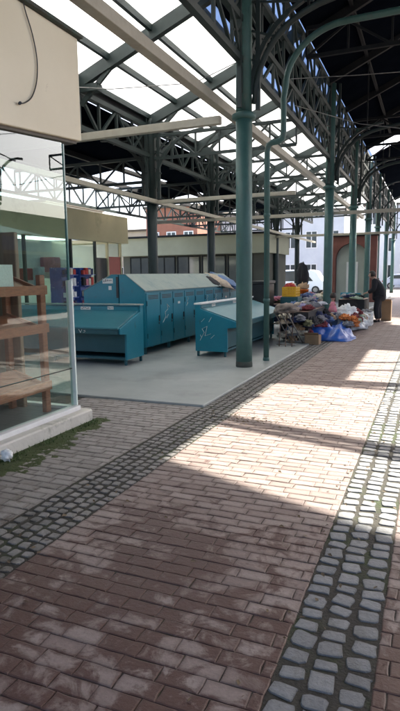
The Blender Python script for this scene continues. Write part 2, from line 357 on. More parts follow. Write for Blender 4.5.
# moss and weeds beside the kiosk plinth
def moss():
    m = MB(); nx,ny = 70,190; vs = []
    for b in range(ny+1):
        for a in range(nx+1):
            x = -3.435+a/nx*.85; y = 1.6+b/ny*3.55; reach = .52-.09*(y-2.5) if y < 4.9 else .2
            n = mnoise.noise(Vector((x*5,y*5,2)))*.6+mnoise.noise(Vector((x*14,y*14,7)))*.45+mnoise.noise(Vector((x*45,y*45,1)))*.3
            f = 1-(x+3.43)/max(.08,reach)+n*.9
            vs.append((x,y,-.009+max(0,min(.021,f*.03))+max(0,mnoise.noise(Vector((x*90,y*90,3))))*.004))
    m.add(vs, [(b*(nx+1)+a,b*(nx+1)+a+1,(b+1)*(nx+1)+a+1,(b+1)*(nx+1)+a) for b in range(ny) for a in range(nx)], True); return m
tag(moss().build('moss', M['moss'], fix=False), 'low dark green moss along the kiosk plinth', 'moss', kind='stuff')
def grass():
    m = MB(); r = random.Random(11)
    for i in range(420):
        y = r.choice([r.uniform(2.2,5.05), r.gauss(4.9,.1), r.gauss(4.2,.15), r.gauss(3.7,.12)]); x = -3.40 + abs(r.gauss(0,.06))
        h = r.uniform(.012,.05); a = r.uniform(0,2*PI); w = r.uniform(.003,.007); l = r.uniform(.01,.05)
        dx,dy = math.cos(a)*l, math.sin(a)*l; px,py = -math.sin(a)*w, math.cos(a)*w
        m.add([(x-px,y-py,-.01),(x+px,y+py,-.01),(x+dx*.5+px*.8,y+dy*.5+py*.8,h*.7),(x+dx*.5-px*.8,y+dy*.5-py*.8,h*.7),(x+dx,y+dy,h)], [(0,1,2,3),(3,2,4)])
    return m
tag(grass().build('weeds', M['weed'], fix=False), 'thin green weeds along the foot of the kiosk plinth', 'weeds', kind='stuff')

def leaf_litter():
    m = MB(); r = random.Random(31)
    for i in range(420):
        q = r.random()
        if q < .35: x,y = r.gauss(-1.75,.35), 5.75-.15*r.random()+r.gauss(0,.10)
        elif q < .6: x,y = r.gauss(-2.1,.12), r.uniform(1.5,9)
        elif q < .8: x,y = r.gauss(-.5,.1), r.uniform(1.5,9)
        else: x,y = r.uniform(-3.3,.4), r.uniform(1.6,9)
        a = r.uniform(0,2*PI); l = r.uniform(.006,.022); w = l*r.uniform(.3,.6); c,d = math.cos(a),math.sin(a); h = r.uniform(.003,.012)
        m.add([(x-c*l,y-d*l,.003),(x+d*w,y-c*w,.004+h),(x+c*l,y+d*l,.003+h*.5),(x-d*w,y+c*w,.004)], [(0,1,2),(0,2,3)])
    return m
M['leaf'] = mat('dry_leaf', (.10,.07,.04), (.20,.15,.09), .85, 20)
tag(leaf_litter().build('leaf_litter', M['leaf'], fix=False), 'dry leaf crumbs and grit scattered over the brick paving', 'leaf litter', kind='stuff')

# ------------------------------------------------------------------ near kiosk with the glass showcase
K = thing('kiosk', (-3.6,4.95,0), 'cream kiosk with large glass corner and low concrete plinth', 'kiosk')
zb = lambda y: 3.03 + (y-5.2)*.085
m = MB(); m.prism([(-1.5,zb(-1.5)),(5.2,zb(5.2)),(5.2,4.05),(-1.5,4.05)], 'x', -8.2, -3.52); m.build('fascia', M['cream'], K, .012)
m = MB(); m.prism([(-1.5,4.05),(5.23,4.05),(5.23,4.09),(-1.5,4.09)], 'x', -8.3, -3.47); m.build('roof_edge', M['grimy'], K, .006)
m = MB(); m.prism([(-1.45,zb(-1.45)-.03),(5.16,zb(5.16)-.03),(5.16,zb(5.16)-.003),(-1.45,zb(-1.45)-.003)], 'x', -8.1, -3.56); m.build('soffit', M['soffit'], K)
m = MB(); m.box((-8.2,-1.5,-.05),(-3.43,5.07,.135),.015); m.build('plinth', M['plinth'], K)
m = MB(); m.box((-8,-1.5,.135),(-3.66,4.92,.15)); m.build('kiosk_floor', M['kiosk_floor'], K)
m = MB(); m.box((-3.64,-1.5,.135),(-3.53,4.985,.185)); m.box((-8,4.90,.135),(-3.645,4.985,.183)); m.build('sill', M['white_paint'], K, .006)
gp = lambda y: zb(y)-.035
m = MB(); m.prism([(-1.5,.187),(4.94,.187),(4.94,gp(4.94)),(-1.5,gp(-1.5))], 'x', -3.606, -3.594); m.build('window_pane', M['glass'], K)
m = MB(); m.box((-8,4.945,.187),(-3.609,4.957,gp(4.95))); m.build('window_pane', M['glass'], K)
m = MB(); m.bar((-3.598,4.965,.19),(-3.598,4.965,1.56),.075,.02); m.build('corner_glint', M['edge_glint'], K)  # pale strip standing in for the reflection at the glass corner
m = MB(); m.bar((-3.598,4.962,1.562),(-3.598,4.962,2.96),.022,.02); m.build('pane_edge', M['edge_green'], K)
m = MB(); m.box((-3.609,1.0,.60),(-3.591,4.94,.608)); m.build('pane_joint', M['darkgreen'], K)
m = MB(); m.box((-8.0,-1.5,.15),(-7.9,4.9,2.4)); m.build('inner_wall', M['wood_pale'], K)
m = MB(); m.box((-8.0,-1.48,.15),(-3.65,-1.4,2.3)); m.build('inner_wall', M['cream2'], K)
# wire hanging on the fascia
m = MB(); m.tube(smooth_pts([(-3.50,4.33,4.12),(-3.503,4.36,4.0),(-3.505,4.45,3.82),(-3.506,4.50,3.62),(-3.506,4.48,3.42),(-3.505,4.40,3.26),(-3.505,4.30,3.18),(-3.50,4.22,3.15)]), .006, 6)
w = m.build('hanging_cable', M['black']); tag(w, 'thin black cable curling down the cream kiosk fascia', 'cable')
m = MB(); m.tube([(-3.505,4.22,3.15),(-3.48,4.20,3.148)], .014, 8); m.build('cable_end', M['black'], w)
# shelf rack in the showcase
T = thing('shelf_rack', (-4.0,4.2,.15), 'red brown wooden shelf rack with slanting shelves behind the kiosk glass', 'shelf')
for x in (-3.80,-4.27):
    for y in (4.74,3.2):
        m = MB(); m.box((x-.03,y-.04,.15),(x+.03,y+.04,1.62 if x > -4 else 1.72),.006); m.build('post', M['wood'], T)
for z,dz in ((1.46,.16),(1.06,.13),(.44,.14)):
    m = MB(); m.add([(-3.83,3.24,z),(-4.24,3.24,z+dz),(-4.24,4.70,z+dz),(-3.83,4.70,z),(-3.83,3.24,z-.025),(-4.24,3.24,z+dz-.025),(-4.24,4.70,z+dz-.025),(-3.83,4.70,z-.025)],
        [(0,1,2,3),(7,6,5,4),(0,4,5,1),(1,5,6,2),(2,6,7,3),(3,7,4,0)]); m.build('shelf', M['wood'], T)
    m = MB(); m.box((-3.768,3.165,z-.045),(-3.745,4.785,z+.05),.005); m.build('shelf_lip', M['wood'], T)
    m = MB(); m.bar((-3.78,4.715,z-.01),(-4.26,4.715,z+dz),.03,.06); m.build('shelf_bracket', M['wood'], T); m = MB(); m.bar((-3.78,3.225,z-.01),(-4.26,3.225,z+dz),.03,.06); m.build('shelf_bracket', M['wood'], T)
m = MB(); m.box((-5.1,4.80,.15),(-4.16,4.86,2.08),.008); w = m.build('wooden_board', M['wood_pale']); tag(w, 'tall salmon brown board standing behind the shelf rack in the kiosk', 'board')
m = MB(); m.box((-3.80,3.9,1.50),(-3.795,4.33,1.72)); w = m.build('paper_notice', M['label']); tag(w, 'blank pale paper notice inside the kiosk glass', 'notice')
# crumpled litter by the plinth
def crumple(name, mt, c, r, sz, seed, lumps=2.5, amp=.35, sub=3, parent=None, flat=None):
    import bmesh
    bm = bmesh.new(); bmesh.ops.create_icosphere(bm, subdivisions=sub, radius=1)
    for v in bm.verts:
        p = v.co.copy(); n = mnoise.noise(p*lumps+Vector((seed*3.1,seed,0))) + .5*mnoise.noise(p*lumps*2.3+Vector((seed,0,seed*2.2))) + .3*abs(mnoise.noise(p*lumps*5+Vector((seed,4,1))))
        fo = .55*amp*(.28-abs(mnoise.noise(Vector((p.x*3.3+p.y*1.7,p.y*2.4-p.x,p.z*2))*1.5+Vector((seed*1.7,seed*.3,2))))); p *= 1+amp*n+fo*2.2; z = p.z
        if flat is not None and z < flat: z = flat+(z-flat)*.1
        v.co = Vector((p.x*sz[0]*r, p.y*sz[1]*r, z*sz[2]*r))
    zm = min(v.co.z for v in bm.verts)
    for v in bm.verts: v.co.z -= zm
    me = bpy.data.meshes.new(name); bm.to_mesh(me); bm.free()
    me.materials.append(mt); me.polygons.foreach_set('use_smooth',[True]*len(me.polygons))
    o = bpy.data.objects.new(name, me); COL.objects.link(o)
    if parent: o.parent = parent; o.location = Vector(c)-wloc(parent)
    else: o.location = c
    return o
tag(crumple('litter', M['white_plastic'], (-3.36,3.62,-.004), .05, (.8,1.0,.9), 3, 3, .6), 'crumpled white litter at the foot of the kiosk plinth', 'litter')

# ------------------------------------------------------------------ columns
def column(loc, label, r=.135, top=7.0, group='green iron columns of the market hall', collar=4.1, dark=False, brackets=True):
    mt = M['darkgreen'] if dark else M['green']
    c = thing('iron_column', loc, label, 'column', group)
    x,y,z = loc; n = 22
    m = MB(); m.lathe((x,y,z), [(r*1.03,.09),(r*1.0,.5),(r,2),(r*.985,collar-.02)], n); m.build('shaft', mt, c)
    m = MB(); m.lathe((x,y,z), [(r*1.06,-.04),(r*1.06,.06),(r*1.04,.07),(r*1.02,.12)], n); m.build('base', M['grimy'], c)
    m = MB(); m.lathe((x,y,z), [(r*1.0,collar-.06),(r*1.42,collar-.04),(r*1.45,collar+.02),(r*1.02,collar+.05)], n); m.build('collar', mt, c)
    m = MB(); m.lathe((x,y,z), [(r*.97,collar+.03),(r*.95,5.4),(r*.95,top)], n); m.build('upper_shaft', mt, c)
    if brackets:
        for dx,dy in (((0,-1),(0,1),(1,0)) if not dark else ((0,-1),(0,1),(-1,0),(1,0))):
            m = MB(); pts = []
            for k in range(9):
                a = k/8*PI/2; R_ = 1.35
                pts.append((x+dx*(r*.9+R_*(1-math.cos(a))), y+dy*(r*.9+R_*(1-math.cos(a))), collar+.35+R_*math.sin(a)))
            for p,q in zip(pts,pts[1:]): m.bar(p,q,.05,.075, up=(dx,dy,.3))
            m.bar((x+dx*(r+.10),y+dy*(r+.10),collar+.1),(x+dx*(r+.10),y+dy*(r+.10),top),.07,.06)
            for k in range(1,4):
                zz = collar+.3+k*.42; ln = r+.1+1.35*(1-math.cos(math.asin(min(.99,k*.42/1.35)))); m.bar((x+dx*r,y+dy*r,zz+.15),(x+dx*ln,y+dy*ln,zz),.03)
            m.build('arch_bracket', M['darkgreen'], c)
    return c
FX, BX = -2.92, -6.8
front = [(8.93,'thick green iron column nearest the camera, with a ring collar'),(17.1,'green iron column rising behind the blue tarpaulin heap'),
         (22.6,'green iron column just left of the person in black'),(28.0,'green iron column far down the street, first beyond the person'),
         (33.0,'slender looking green column far down the street, second beyond the person'),(39.4,'green iron column near the far end of the street row'),(46.5,'farthest green iron column of the street row')]
for y,l in front: column((FX,y,.028), l.replace('  ',' '))
back = [(4.9,'green iron column standing behind the near kiosk'),(13.1,'dark iron column rising behind the near end of the locker island'),(17.3,'dark iron column behind the far part of the locker island'),(21.4,'dark iron column of the back row in front of the olive kiosk'),(25.6,'dark iron column of the back row beside the olive kiosk end'),(30,'thin looking dark column at the far end of the back row')]
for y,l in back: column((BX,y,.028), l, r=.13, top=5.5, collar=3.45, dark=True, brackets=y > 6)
for y in (6.9,15.1,23.3,31.5): column((6.6,y,-.004), 'green iron column of the row along the other side of the street', brackets=True, group='columns across the street')

# drain pipe with swan neck that crosses the street
def pipe():
    pts = [(-2.74,9.68,0),(-2.74,9.68,3.72),(-2.72,9.68,3.81),(-2.66,9.68,3.85),(-2.54,9.68,3.86),(-2.48,9.68,3.9),(-2.455,9.68,4.0),(-2.46,9.68,4.55),(-2.42,9.68,4.75)]
    for k in range(1,15):
        a = k/14*PI/2; pts.append((-2.42+1.0*(1-math.cos(a)), 9.68, 4.75+.85*math.sin(a)))
    pts += [(-.64,9.68,5.61),(.14,9.68,5.64),(1.2,9.68,5.98),(2.4,9.68,6.4),(6.6,9.68,7.4)]
    return MB().tube(pts, .052, 12)
Pp = pipe().build('drain_pipe', M['green']); tag(Pp, 'thin green drain pipe with a swan neck beside the thick column', 'pipe')
m = MB(); m.lathe((-2.74,9.68,0), [(.062,-.01),(.062,.06),(.056,.09)], 12); m.build('pipe_shoe', M['green'], Pp)
for z in (1.1,2.6): m = MB(); m.lathe((-2.74,9.68,z), [(.056,0),(.064,.01),(.064,.05),(.056,.06)], 12); m.build('pipe_clip', M['green'], Pp)
# arched braces over the street
def arch(y, label):
    pts = [(-2.74,y,4.3),(-2.72,y,4.55),(-2.66,y,4.8),(-2.55,y,5.03),(-2.40,y,5.23),(-2.22,y,5.39),(-2.0,y,5.51),(-1.75,y,5.60),(-1.45,y,5.66),(-1.1,y,5.70),(-.45,y,5.72)]
    t = thing('arch_brace', (-2.74,y,4.3), label, 'brace', 'iron arch braces over the street')
    MB().tube(pts, .05, 8).build('arc', M['darkgreen'], t)
    m = MB(); m.bar((-.45,y,5.68),(-.45,y,7.98),.06); m.build('hanger', M['black_iron'], t)
    m = MB(); m.bar((-1.9,y,5.55),(-1.9,y,7.4),.035); m.build('hanger', M['black_iron'], t)
arch(8.93,'dark arched iron brace springing from the nearest thick column'); arch(17.1,'dark arched iron brace high behind the swan neck pipe'); arch(22.6,'dark arched iron brace at the far end of the street roof')

# ------------------------------------------------------------------ girders and roofs
def girder(name, p, q, zs, label, group, bay=.8, chord=.085, web=.045, mt='darkgreen', kinds='W'):
    p = Vector((p[0],p[1],0)); q = Vector((q[0],q[1],0)); L_ = (q-p).length; n = max(2,round(L_/bay))
    t = thing(name, (p.x,p.y,zs[0]), label, 'girder', group)
    for z in zs:
        m = MB(); m.bar((p.x,p.y,z),(q.x,q.y,z),chord,chord); m.build('chord', M[mt], t)
    m = MB()
    for z0,z1 in zip(zs,zs[1:]):
        for i in range(n+1):
            a = p.lerp(q,i/n); m.bar((a.x,a.y,z0),(a.x,a.y,z1),web)
            if i < n:
                b = p.lerp(q,(i+1)/n)
                if (i % 2 == 0): m.bar((a.x,a.y,z0),(b.x,b.y,z1),web)
                else: m.bar((a.x,a.y,z1),(b.x,b.y,z0),web)
    m.build('web', M[mt], t)
    return t
girder('lattice_girder',(FX-.02,2.2),(FX-.02,46.5),(4.95,5.55,6.25,6.95),'dark lattice girder running along the tops of the street columns','lattice girders along the column rows',bay=.78,chord=.1,web=.05)
girder('lattice_girder',(BX,2.0),(BX,34),(4.62,5.32),'dark lattice girder along the tops of the back columns under the skylight','lattice girders along the column rows',bay=.72,chord=.1,web=.055)
girder('lattice_girder',(-11.2,-1.0),(-11.2,34),(4.0,4.7),'dark lattice girder above the farther glazed kiosk','lattice girders along the column rows',bay=.8)
for y,l in ((13.1,'second'),(17.3,'third'),(21.4,'fourth'),(25.6,'fifth'),(30,'sixth')):
    girder('cross_truss',(BX,y),(FX-.1,y),(4.55,5.1),l+' dark cross truss under the skylight roof counted from the camera','cross trusses of the hall',bay=.62,chord=.07,web=.04)
    girder('cross_truss',(-11.2,y),(BX-.08,y),(4.0,4.6),l+' dark cross truss of the low back bay counted from the camera','cross trusses of the hall',bay=.7,chord=.07,web=.04)
for y,l in ((13.12,'nearest'),(21.3,'middle'),(25.6,'farthest')):
    girder('cross_truss',(FX+.1,y),(9,y),(6.4,7.0),l+' dark truss crossing high over the street','cross trusses of the hall',bay=.9,chord=.08,web=.045,mt='black_iron')

# skylight roof: rafters, purlins, translucent sheets
SL = .385; rz = lambda x: 5.6+(x-BX)*SL
ROOF = thing('skylight_roof', (BX,13,5.6), 'sloping skylight roof of white translucent sheets on dark rafters', 'roof')
RY = [3.8,6.9,10.0,13.1,16.2,19.3,22.4,25.5,28.6,31.7,34.8]
px_ = [BX+.02,-6.05,-5.1,-4.22,-3.30]
for y in RY:
    m = MB(); m.bar((BX-.15,y,rz(BX-.15)-.13),(FX-.02,y,rz(FX-.02)-.13),.13,.24); m.build('rafter', M['darkgreen'], ROOF)
    m = MB(); m.box((BX+.1,y-.1,rz(BX)-.34),(BX+.5,y+.1,rz(BX)-.2)); m.bar((BX+.06,y,rz(BX)-.55),(BX+.75,y,rz(BX+.75)-.24),.06,.09); m.build('rafter_shoe', M['darkgreen'], ROOF)
for i,x in enumerate(px_):
    m = MB(); m.bar((x,RY[0],rz(x)-.04),(x,RY[-1],rz(x)-.04),.075,.12); m.build('purlin', M['darkgreen'], ROOF)
    if 0: pass
m = MB(); m.box((BX-.3,RY[0],rz(BX)-.22),(BX-.02,RY[-1],rz(BX)+.02)); m.build('eaves_gutter', M['black_iron'], ROOF)
def sheet(x0,x1,y0,y1,mt,name,par,zf=rz,th=.02,dz=.03):
    m = MB(); m.add([(x0,y0,zf(x0)+dz),(x1,y0,zf(x1)+dz),(x1,y1,zf(x1)+dz),(x0,y1,zf(x0)+dz),(x0,y0,zf(x0)+dz+th),(x1,y0,zf(x1)+dz+th),(x1,y1,zf(x1)+dz+th),(x0,y1,zf(x0)+dz+th)],
        [(0,3,2,1),(4,5,6,7),(0,1,5,4),(1,2,6,5),(2,3,7,6),(3,0,4,7)]); return m.build(name, mt, par)
for y0,y1 in zip(RY,RY[1:]):
    for x0,x1 in zip(px_,px_[1:]):
        if x0 > -4.3:
            sheet(-4.05,-3.32,y0,y1-.002,M['dark_sheet'],'dark_panel',ROOF); sheet(-4.225,-4.052,y0,y1-.002,M['poly_blue'],'light_strip',ROOF); sheet(-3.318,-2.875,y0,y1-.002,M['poly_blue'],'light_strip',ROOF); continue  # blue sheets close the open slots against sun, sky colour painted in
        yy0,yy1 = y0+.001,y1-.001
        sheet(x0+.001,x1-(.008 if x1 > -4.3 else .001),yy0,yy1,M['poly'],'skylight_sheet',ROOF)
# low dark back bay
ROOF2 = thing('dark_roof', (-9,13,5), 'low dark sheet roof over the back bay of the hall', 'roof')
z2 = lambda x: 5.35+(x-BX)*.12
for i,(y0,y1) in enumerate(zip(RY[:-1],RY[1:])):
    sheet(-9.3,BX-.3,y0,y1-.002,M['dark_sheet'],'dark_sheet',ROOF2,z2)
    if i not in (4,6,8): sheet(-11.4,-9.302,y0,y1-.002,M['dark_sheet'],'dark_sheet',ROOF2,z2)
for x in (-7.9,-9.4,-10.6): m = MB(); m.bar((x,RY[0],z2(x)-.06),(x,RY[-1],z2(x)-.06),.08,.14); m.build('purlin', M['black_iron'], ROOF2)
# dark street roof; unseen opening shaped to cast the sun patch on the paving
s0 = lambda x: 7.05+.45*(x-FX) if x < 4.6 else 7.05+.45*(4.6-FX)-.35*(x-4.6)
ROOF3 = thing('dark_roof', (1,10,7.2), 'high dark sheet roof over the street with an open strip', 'roof')
def poly_sheet(pts, name='dark_sheet', th=.03, mt='dark_sheet'):
    n = len(pts); m = MB(); vs = [(x,y,s0(x)) for x,y in pts]+[(x,y,s0(x)+th) for x,y in pts]
    m.add(vs, [tuple(range(n-1,-1,-1)), tuple(range(n,2*n))]+[(i,(i+1)%n,n+(i+1)%n,n+i) for i in range(n)]); return m.build(name, M[mt], ROOF3)
A_,B_ = -.40,-.75
def up(gx, gy):     # roof point whose shadow falls on ground point
    z = (8.364+.45*gx)/(1-.45*.40) if True else 0
    px = gx+.40*z; return (px, gy+.75*z)
XA = up(-2.1,5)[0]; XB = up(-1.12,5)[0]
poly_sheet([(FX+.02,-16),(XA,-16),(XA,26),(FX+.02,26)])  # runs on unseen behind the camera, added to darken the shade
poly_sheet([(XA,-16),(4.6,-16),(4.6,up(-2.1,4.2)[1]),(XA,up(-2.1,4.2)[1])])
a = up(-2.1,7.8); b = up(-1.12,8.02)
poly_sheet([(XA,a[1]),(XB,b[1]),(XB,26),(XA,26)])
c = up(-1.12,12.0); d = up(.5,11.75)
poly_sheet([(XB,c[1]),(4.6,d[1]-.1),(4.6,25.2),(XB,25.2)])
poly_sheet([(4.6,-16),(9.5,-16),(9.5,45),(4.6,45)])
poly_sheet([(FX+.02,28.2),(4.6,28.2),(4.6,46),(FX+.02,46)])
def beam(g0,g1,w,h=.1):  # unseen beams placed so their shadows bar the sun patch
    p = up(*g0); q = up(*g1); m = MB(); m.bar((p[0],p[1],s0(p[0])+.0),(q[0],q[1],s0(q[0])+.0),w,h); m.build('shadow_beam', M['black_iron'], ROOF3)
beam((-2.25,5.72),(.9,4.42),.17,.12)
beam((-1.2,8.12),(1.2,7.9),.22)
beam((-1.2,9.28),(1.2,9.5),.07)
beam((-1.2,10.12),(1.2,10.5),.10)
for y in RY[1:8]:
    m = MB(); m.bar((FX,y+.4,s0(FX)-.1),(XA+.0,y+.4,s0(XA)-.1),.1,.18); m.build('rafter', M['black_iron'], ROOF3)
for x in (-1.9,-.8,.3): m = MB(); m.bar((x,-6,s0(x)-.05),(x,26,s0(x)-.05),.07,.1); m.build('purlin', M['black_iron'], ROOF3)

# cream ducts and pipes tied to the columns
def duct(p, q, w, h, label, name='cream_duct'):
    m = MB(); m.bar(p,q,w,h); o = m.build(name, M['cream_duct'], bevel=.008); tag(o, label, 'duct', 'cream ducts under the roof'); return o
duct((-3.42,1.5,4.42),(-3.42,30,4.42),.15,.15,'long cream square duct running away below the skylight')
duct((-6.66,8.98,4.13),(-3.34,8.98,4.13),.11,.13,'short cream cross duct joining the long one at the nearest column')
duct((-6.62,6.0,3.47),(-6.62,34,3.47),.09,.10,'thin cream duct running along the back columns')
duct((-6.56,13.0,3.46),(-3.0,13.0,3.46),.07,.09,'thin pale cross pipe behind the nearest thick column')
duct((-9,17.2,3.38),(6.5,17.2,3.38),.08,.10,'pale cross pipe over the far goods heap and the street')
duct((-9,25.4,3.3),(6.5,25.4,3.3),.08,.10,'distant pale cross pipe behind the arched red brown wall')
def cable(pts, label):
    m = MB(); m.tube(pts, .009, 5); tag(m.build('overhead_cable', M['steel']), label, 'cable', 'overhead cables')
cable([(-2.9,12,5.62),(-1.5,12,5.5),(0,12,5.4),(3,12,5.3),(6.6,12,5.5)],'thin pale cable stretched level under the dark street roof')
cable([(-2.9,12.4,5.2),(-1.5,12.2,4.62),(0,12,4.25),(3,12,4.0),(6.6,12,4.4)],'thin dark cable sagging across the street from the column')
cable([(-6.6,8.2,4.9),(-5.2,8.6,4.75),(-3.9,9.2,4.85),(-3.0,9.4,5.2)],'thin cable sagging under the near skylight sheets')

# ------------------------------------------------------------------ market stall counters
def label_plate(c, w, h, axis, parent, marks=True, tilt=0):
    """a pasted white label with worn grey smears; axis = outward direction"""
    x,y,z = c; m = MB(); k = MB(); r = random.Random(int(x*91+y*37+z*17))
    if axis == '-y': m.box((x-w/2,y-.003,z-h/2),(x+w/2,y,z+h/2))
    else: m.box((x,y-w/2,z-h/2),(x+.003,y+w/2,z+h/2))
    o = m.build('label_plate', M['label'], parent)
    if marks:
        for i in range(5):
            t = -w*.4+i*w*.17; a = r.uniform(-.3,.0)*h; b = r.uniform(.1,.35)*h
            if axis == '-y': k.box((x+t,y-.006,z+a),(x+t+w*.09,y-.0035,z+b))
            else: k.box((x+.0035,y+t,z+a),(x+.006,y+t+w*.09,z+b))
        k.build('label_print', M['ink'], o)
    return o
def stroke(parent, segs, mp, w=.02):
    m = MB()
    for (a,b),(c,d) in segs: m.bar(mp(a,b), mp(c,d), w, .004)
    return m
# counter facing the camera (runs along x)
yb, xe, xs = 8.95, -4.88, -8.0
ST = thing('market_counter', (-6.4,8.6,.028), 'teal steel market counter with slanted lid facing the camera', 'stall counter', 'teal market counters')
prof = [(yb,.13),(yb,1.06),(yb-.1,1.06),(yb-.1,.955),(yb-.12,.94),(yb-.82,.70),(yb-.82,.60),(yb-.62,.585),(yb-.62,.13)]
m = MB(); m.prism(prof, 'x', xe-.04, xe); m.build('end_panel', M['teal'], ST, .004)
m = MB(); m.prism(prof, 'x', xs, xs+.04); m.build('end_panel', M['teal'], ST, .004)
m = MB(); m.box((xs+.042,yb-.03,.13),(xe-.042,yb-.002,1.045)); m.build('back_board', M['teal'], ST)
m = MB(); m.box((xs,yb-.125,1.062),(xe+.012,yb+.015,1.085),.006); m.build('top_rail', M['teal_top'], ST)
m = MB(); m.box((xs+.042,yb-.11,.935),(xe-.042,yb-.07,1.04)); m.build('upstand', M['teal'], ST)
m = MB(); m.prism([(yb-.112,.965),(yb-.84,.715),(yb-.84,.685),(yb-.112,.935)],'x', xs-.01, xe-.041); m.build('lid', M['teal_lid'], ST, .006)
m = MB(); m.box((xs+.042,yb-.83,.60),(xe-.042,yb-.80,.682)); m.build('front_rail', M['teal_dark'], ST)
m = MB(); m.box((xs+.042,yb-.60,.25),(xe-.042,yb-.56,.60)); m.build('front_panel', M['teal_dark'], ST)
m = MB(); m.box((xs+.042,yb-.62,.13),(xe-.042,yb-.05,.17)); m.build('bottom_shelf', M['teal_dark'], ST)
for x in (xs+.05,(xs+xe)/2,xe-.05):
    for y in (yb-.58,yb-.04): m = MB(); m.box((x-.02,y-.02,.02),(x+.02,y+.02,.135)); m.build('leg', M['teal_dark'], ST)
label_plate((-6.05,yb-.113,1.0),.22,.055,'-y',ST); label_plate((-5.5,yb-.113,1.01),.13,.06,'-y',ST)
st = stroke(ST, [((0,1),(.3,0)),((.3,0),(.6,1)),((1.3,.8),(.95,.75)),((.95,.75),(1.25,.4)),((1.25,.4),(.9,.05))], lambda a,b:(-5.72+a*.11,yb-.834,.615+b*.06), .016); st.build('painted_mark', M['label'], ST)
# counter facing the street (runs along y)
xb, y0, y1 = -4.2, 9.8, 13.2
SR = thing('market_counter', (-3.8,11.5,.028), 'teal steel market counter with a pale sunlit top edge beside the thick column', 'stall counter', 'teal market counters')
prof = [(xb,.13),(xb,1.03),(xb+.1,1.03),(xb+.1,.955),(xb+.14,.94),(xb+.86,.70),(xb+.86,.60),(xb+.66,.585),(xb+.66,.13)]
for yy,nm in ((y0,0),(y1-.04,1)): m = MB(); m.prism(prof,'y',yy,yy+.04); m.build('end_panel', M['teal_door'], SR, .004)
m = MB(); m.box((xb+.002,y0+.042,.13),(xb+.03,y1-.042,1.02)); m.build('back_board', M['teal'], SR)
m = MB(); m.box((xb-.02,y0-.02,1.032),(xb+.13,y1+.01,1.062),.006); m.build('top_rail', M['sunlit_edge'], SR)  # sunlit top edge painted in as a pale colour
m = MB(); m.box((xb+.07,y0+.042,.935),(xb+.11,y1-.042,1.02)); m.build('upstand', M['teal_lid'], SR)
m = MB(); m.prism([(xb+.112,.965),(xb+.88,.715),(xb+.88,.685),(xb+.112,.935)],'y', y0+.041, y1+.03); m.build('lid', M['teal_lid'], SR, .006)
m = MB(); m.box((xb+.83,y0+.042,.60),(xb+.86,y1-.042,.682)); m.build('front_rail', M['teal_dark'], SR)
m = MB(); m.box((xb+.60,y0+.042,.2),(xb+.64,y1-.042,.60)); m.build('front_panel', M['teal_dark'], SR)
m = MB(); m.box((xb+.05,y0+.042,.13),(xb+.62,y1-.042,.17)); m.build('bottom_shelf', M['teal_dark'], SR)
for y in (y0+.05,(y0+y1)/2,y1-.05):
    for x in (xb+.04,xb+.6): m = MB(); m.box((x-.02,y-.02,.02),(x+.02,y+.02,.135)); m.build('leg', M['teal_dark'], SR)
for yy in (10.5,11.8): label_plate((xb+.113,yy,.99),.2,.05,'+x',SR)
scr = [((0,0),(.3,.35)),((.3,.35),(.15,.5)),((.15,.5),(.5,.62)),((.5,.62),(.35,.2)),((.35,.2),(.75,.3)),((.1,.8),(.32,.95)),((.62,.8),(.8,1.0)),((.75,.1),(1.0,.25)),((.02,.25),(.12,.12))]
st = stroke(SR, scr, lambda a,b:(-4.1+a*.30,y0-.004,.34+b*.45), .018); st.build('graffiti', M['label'], SR)

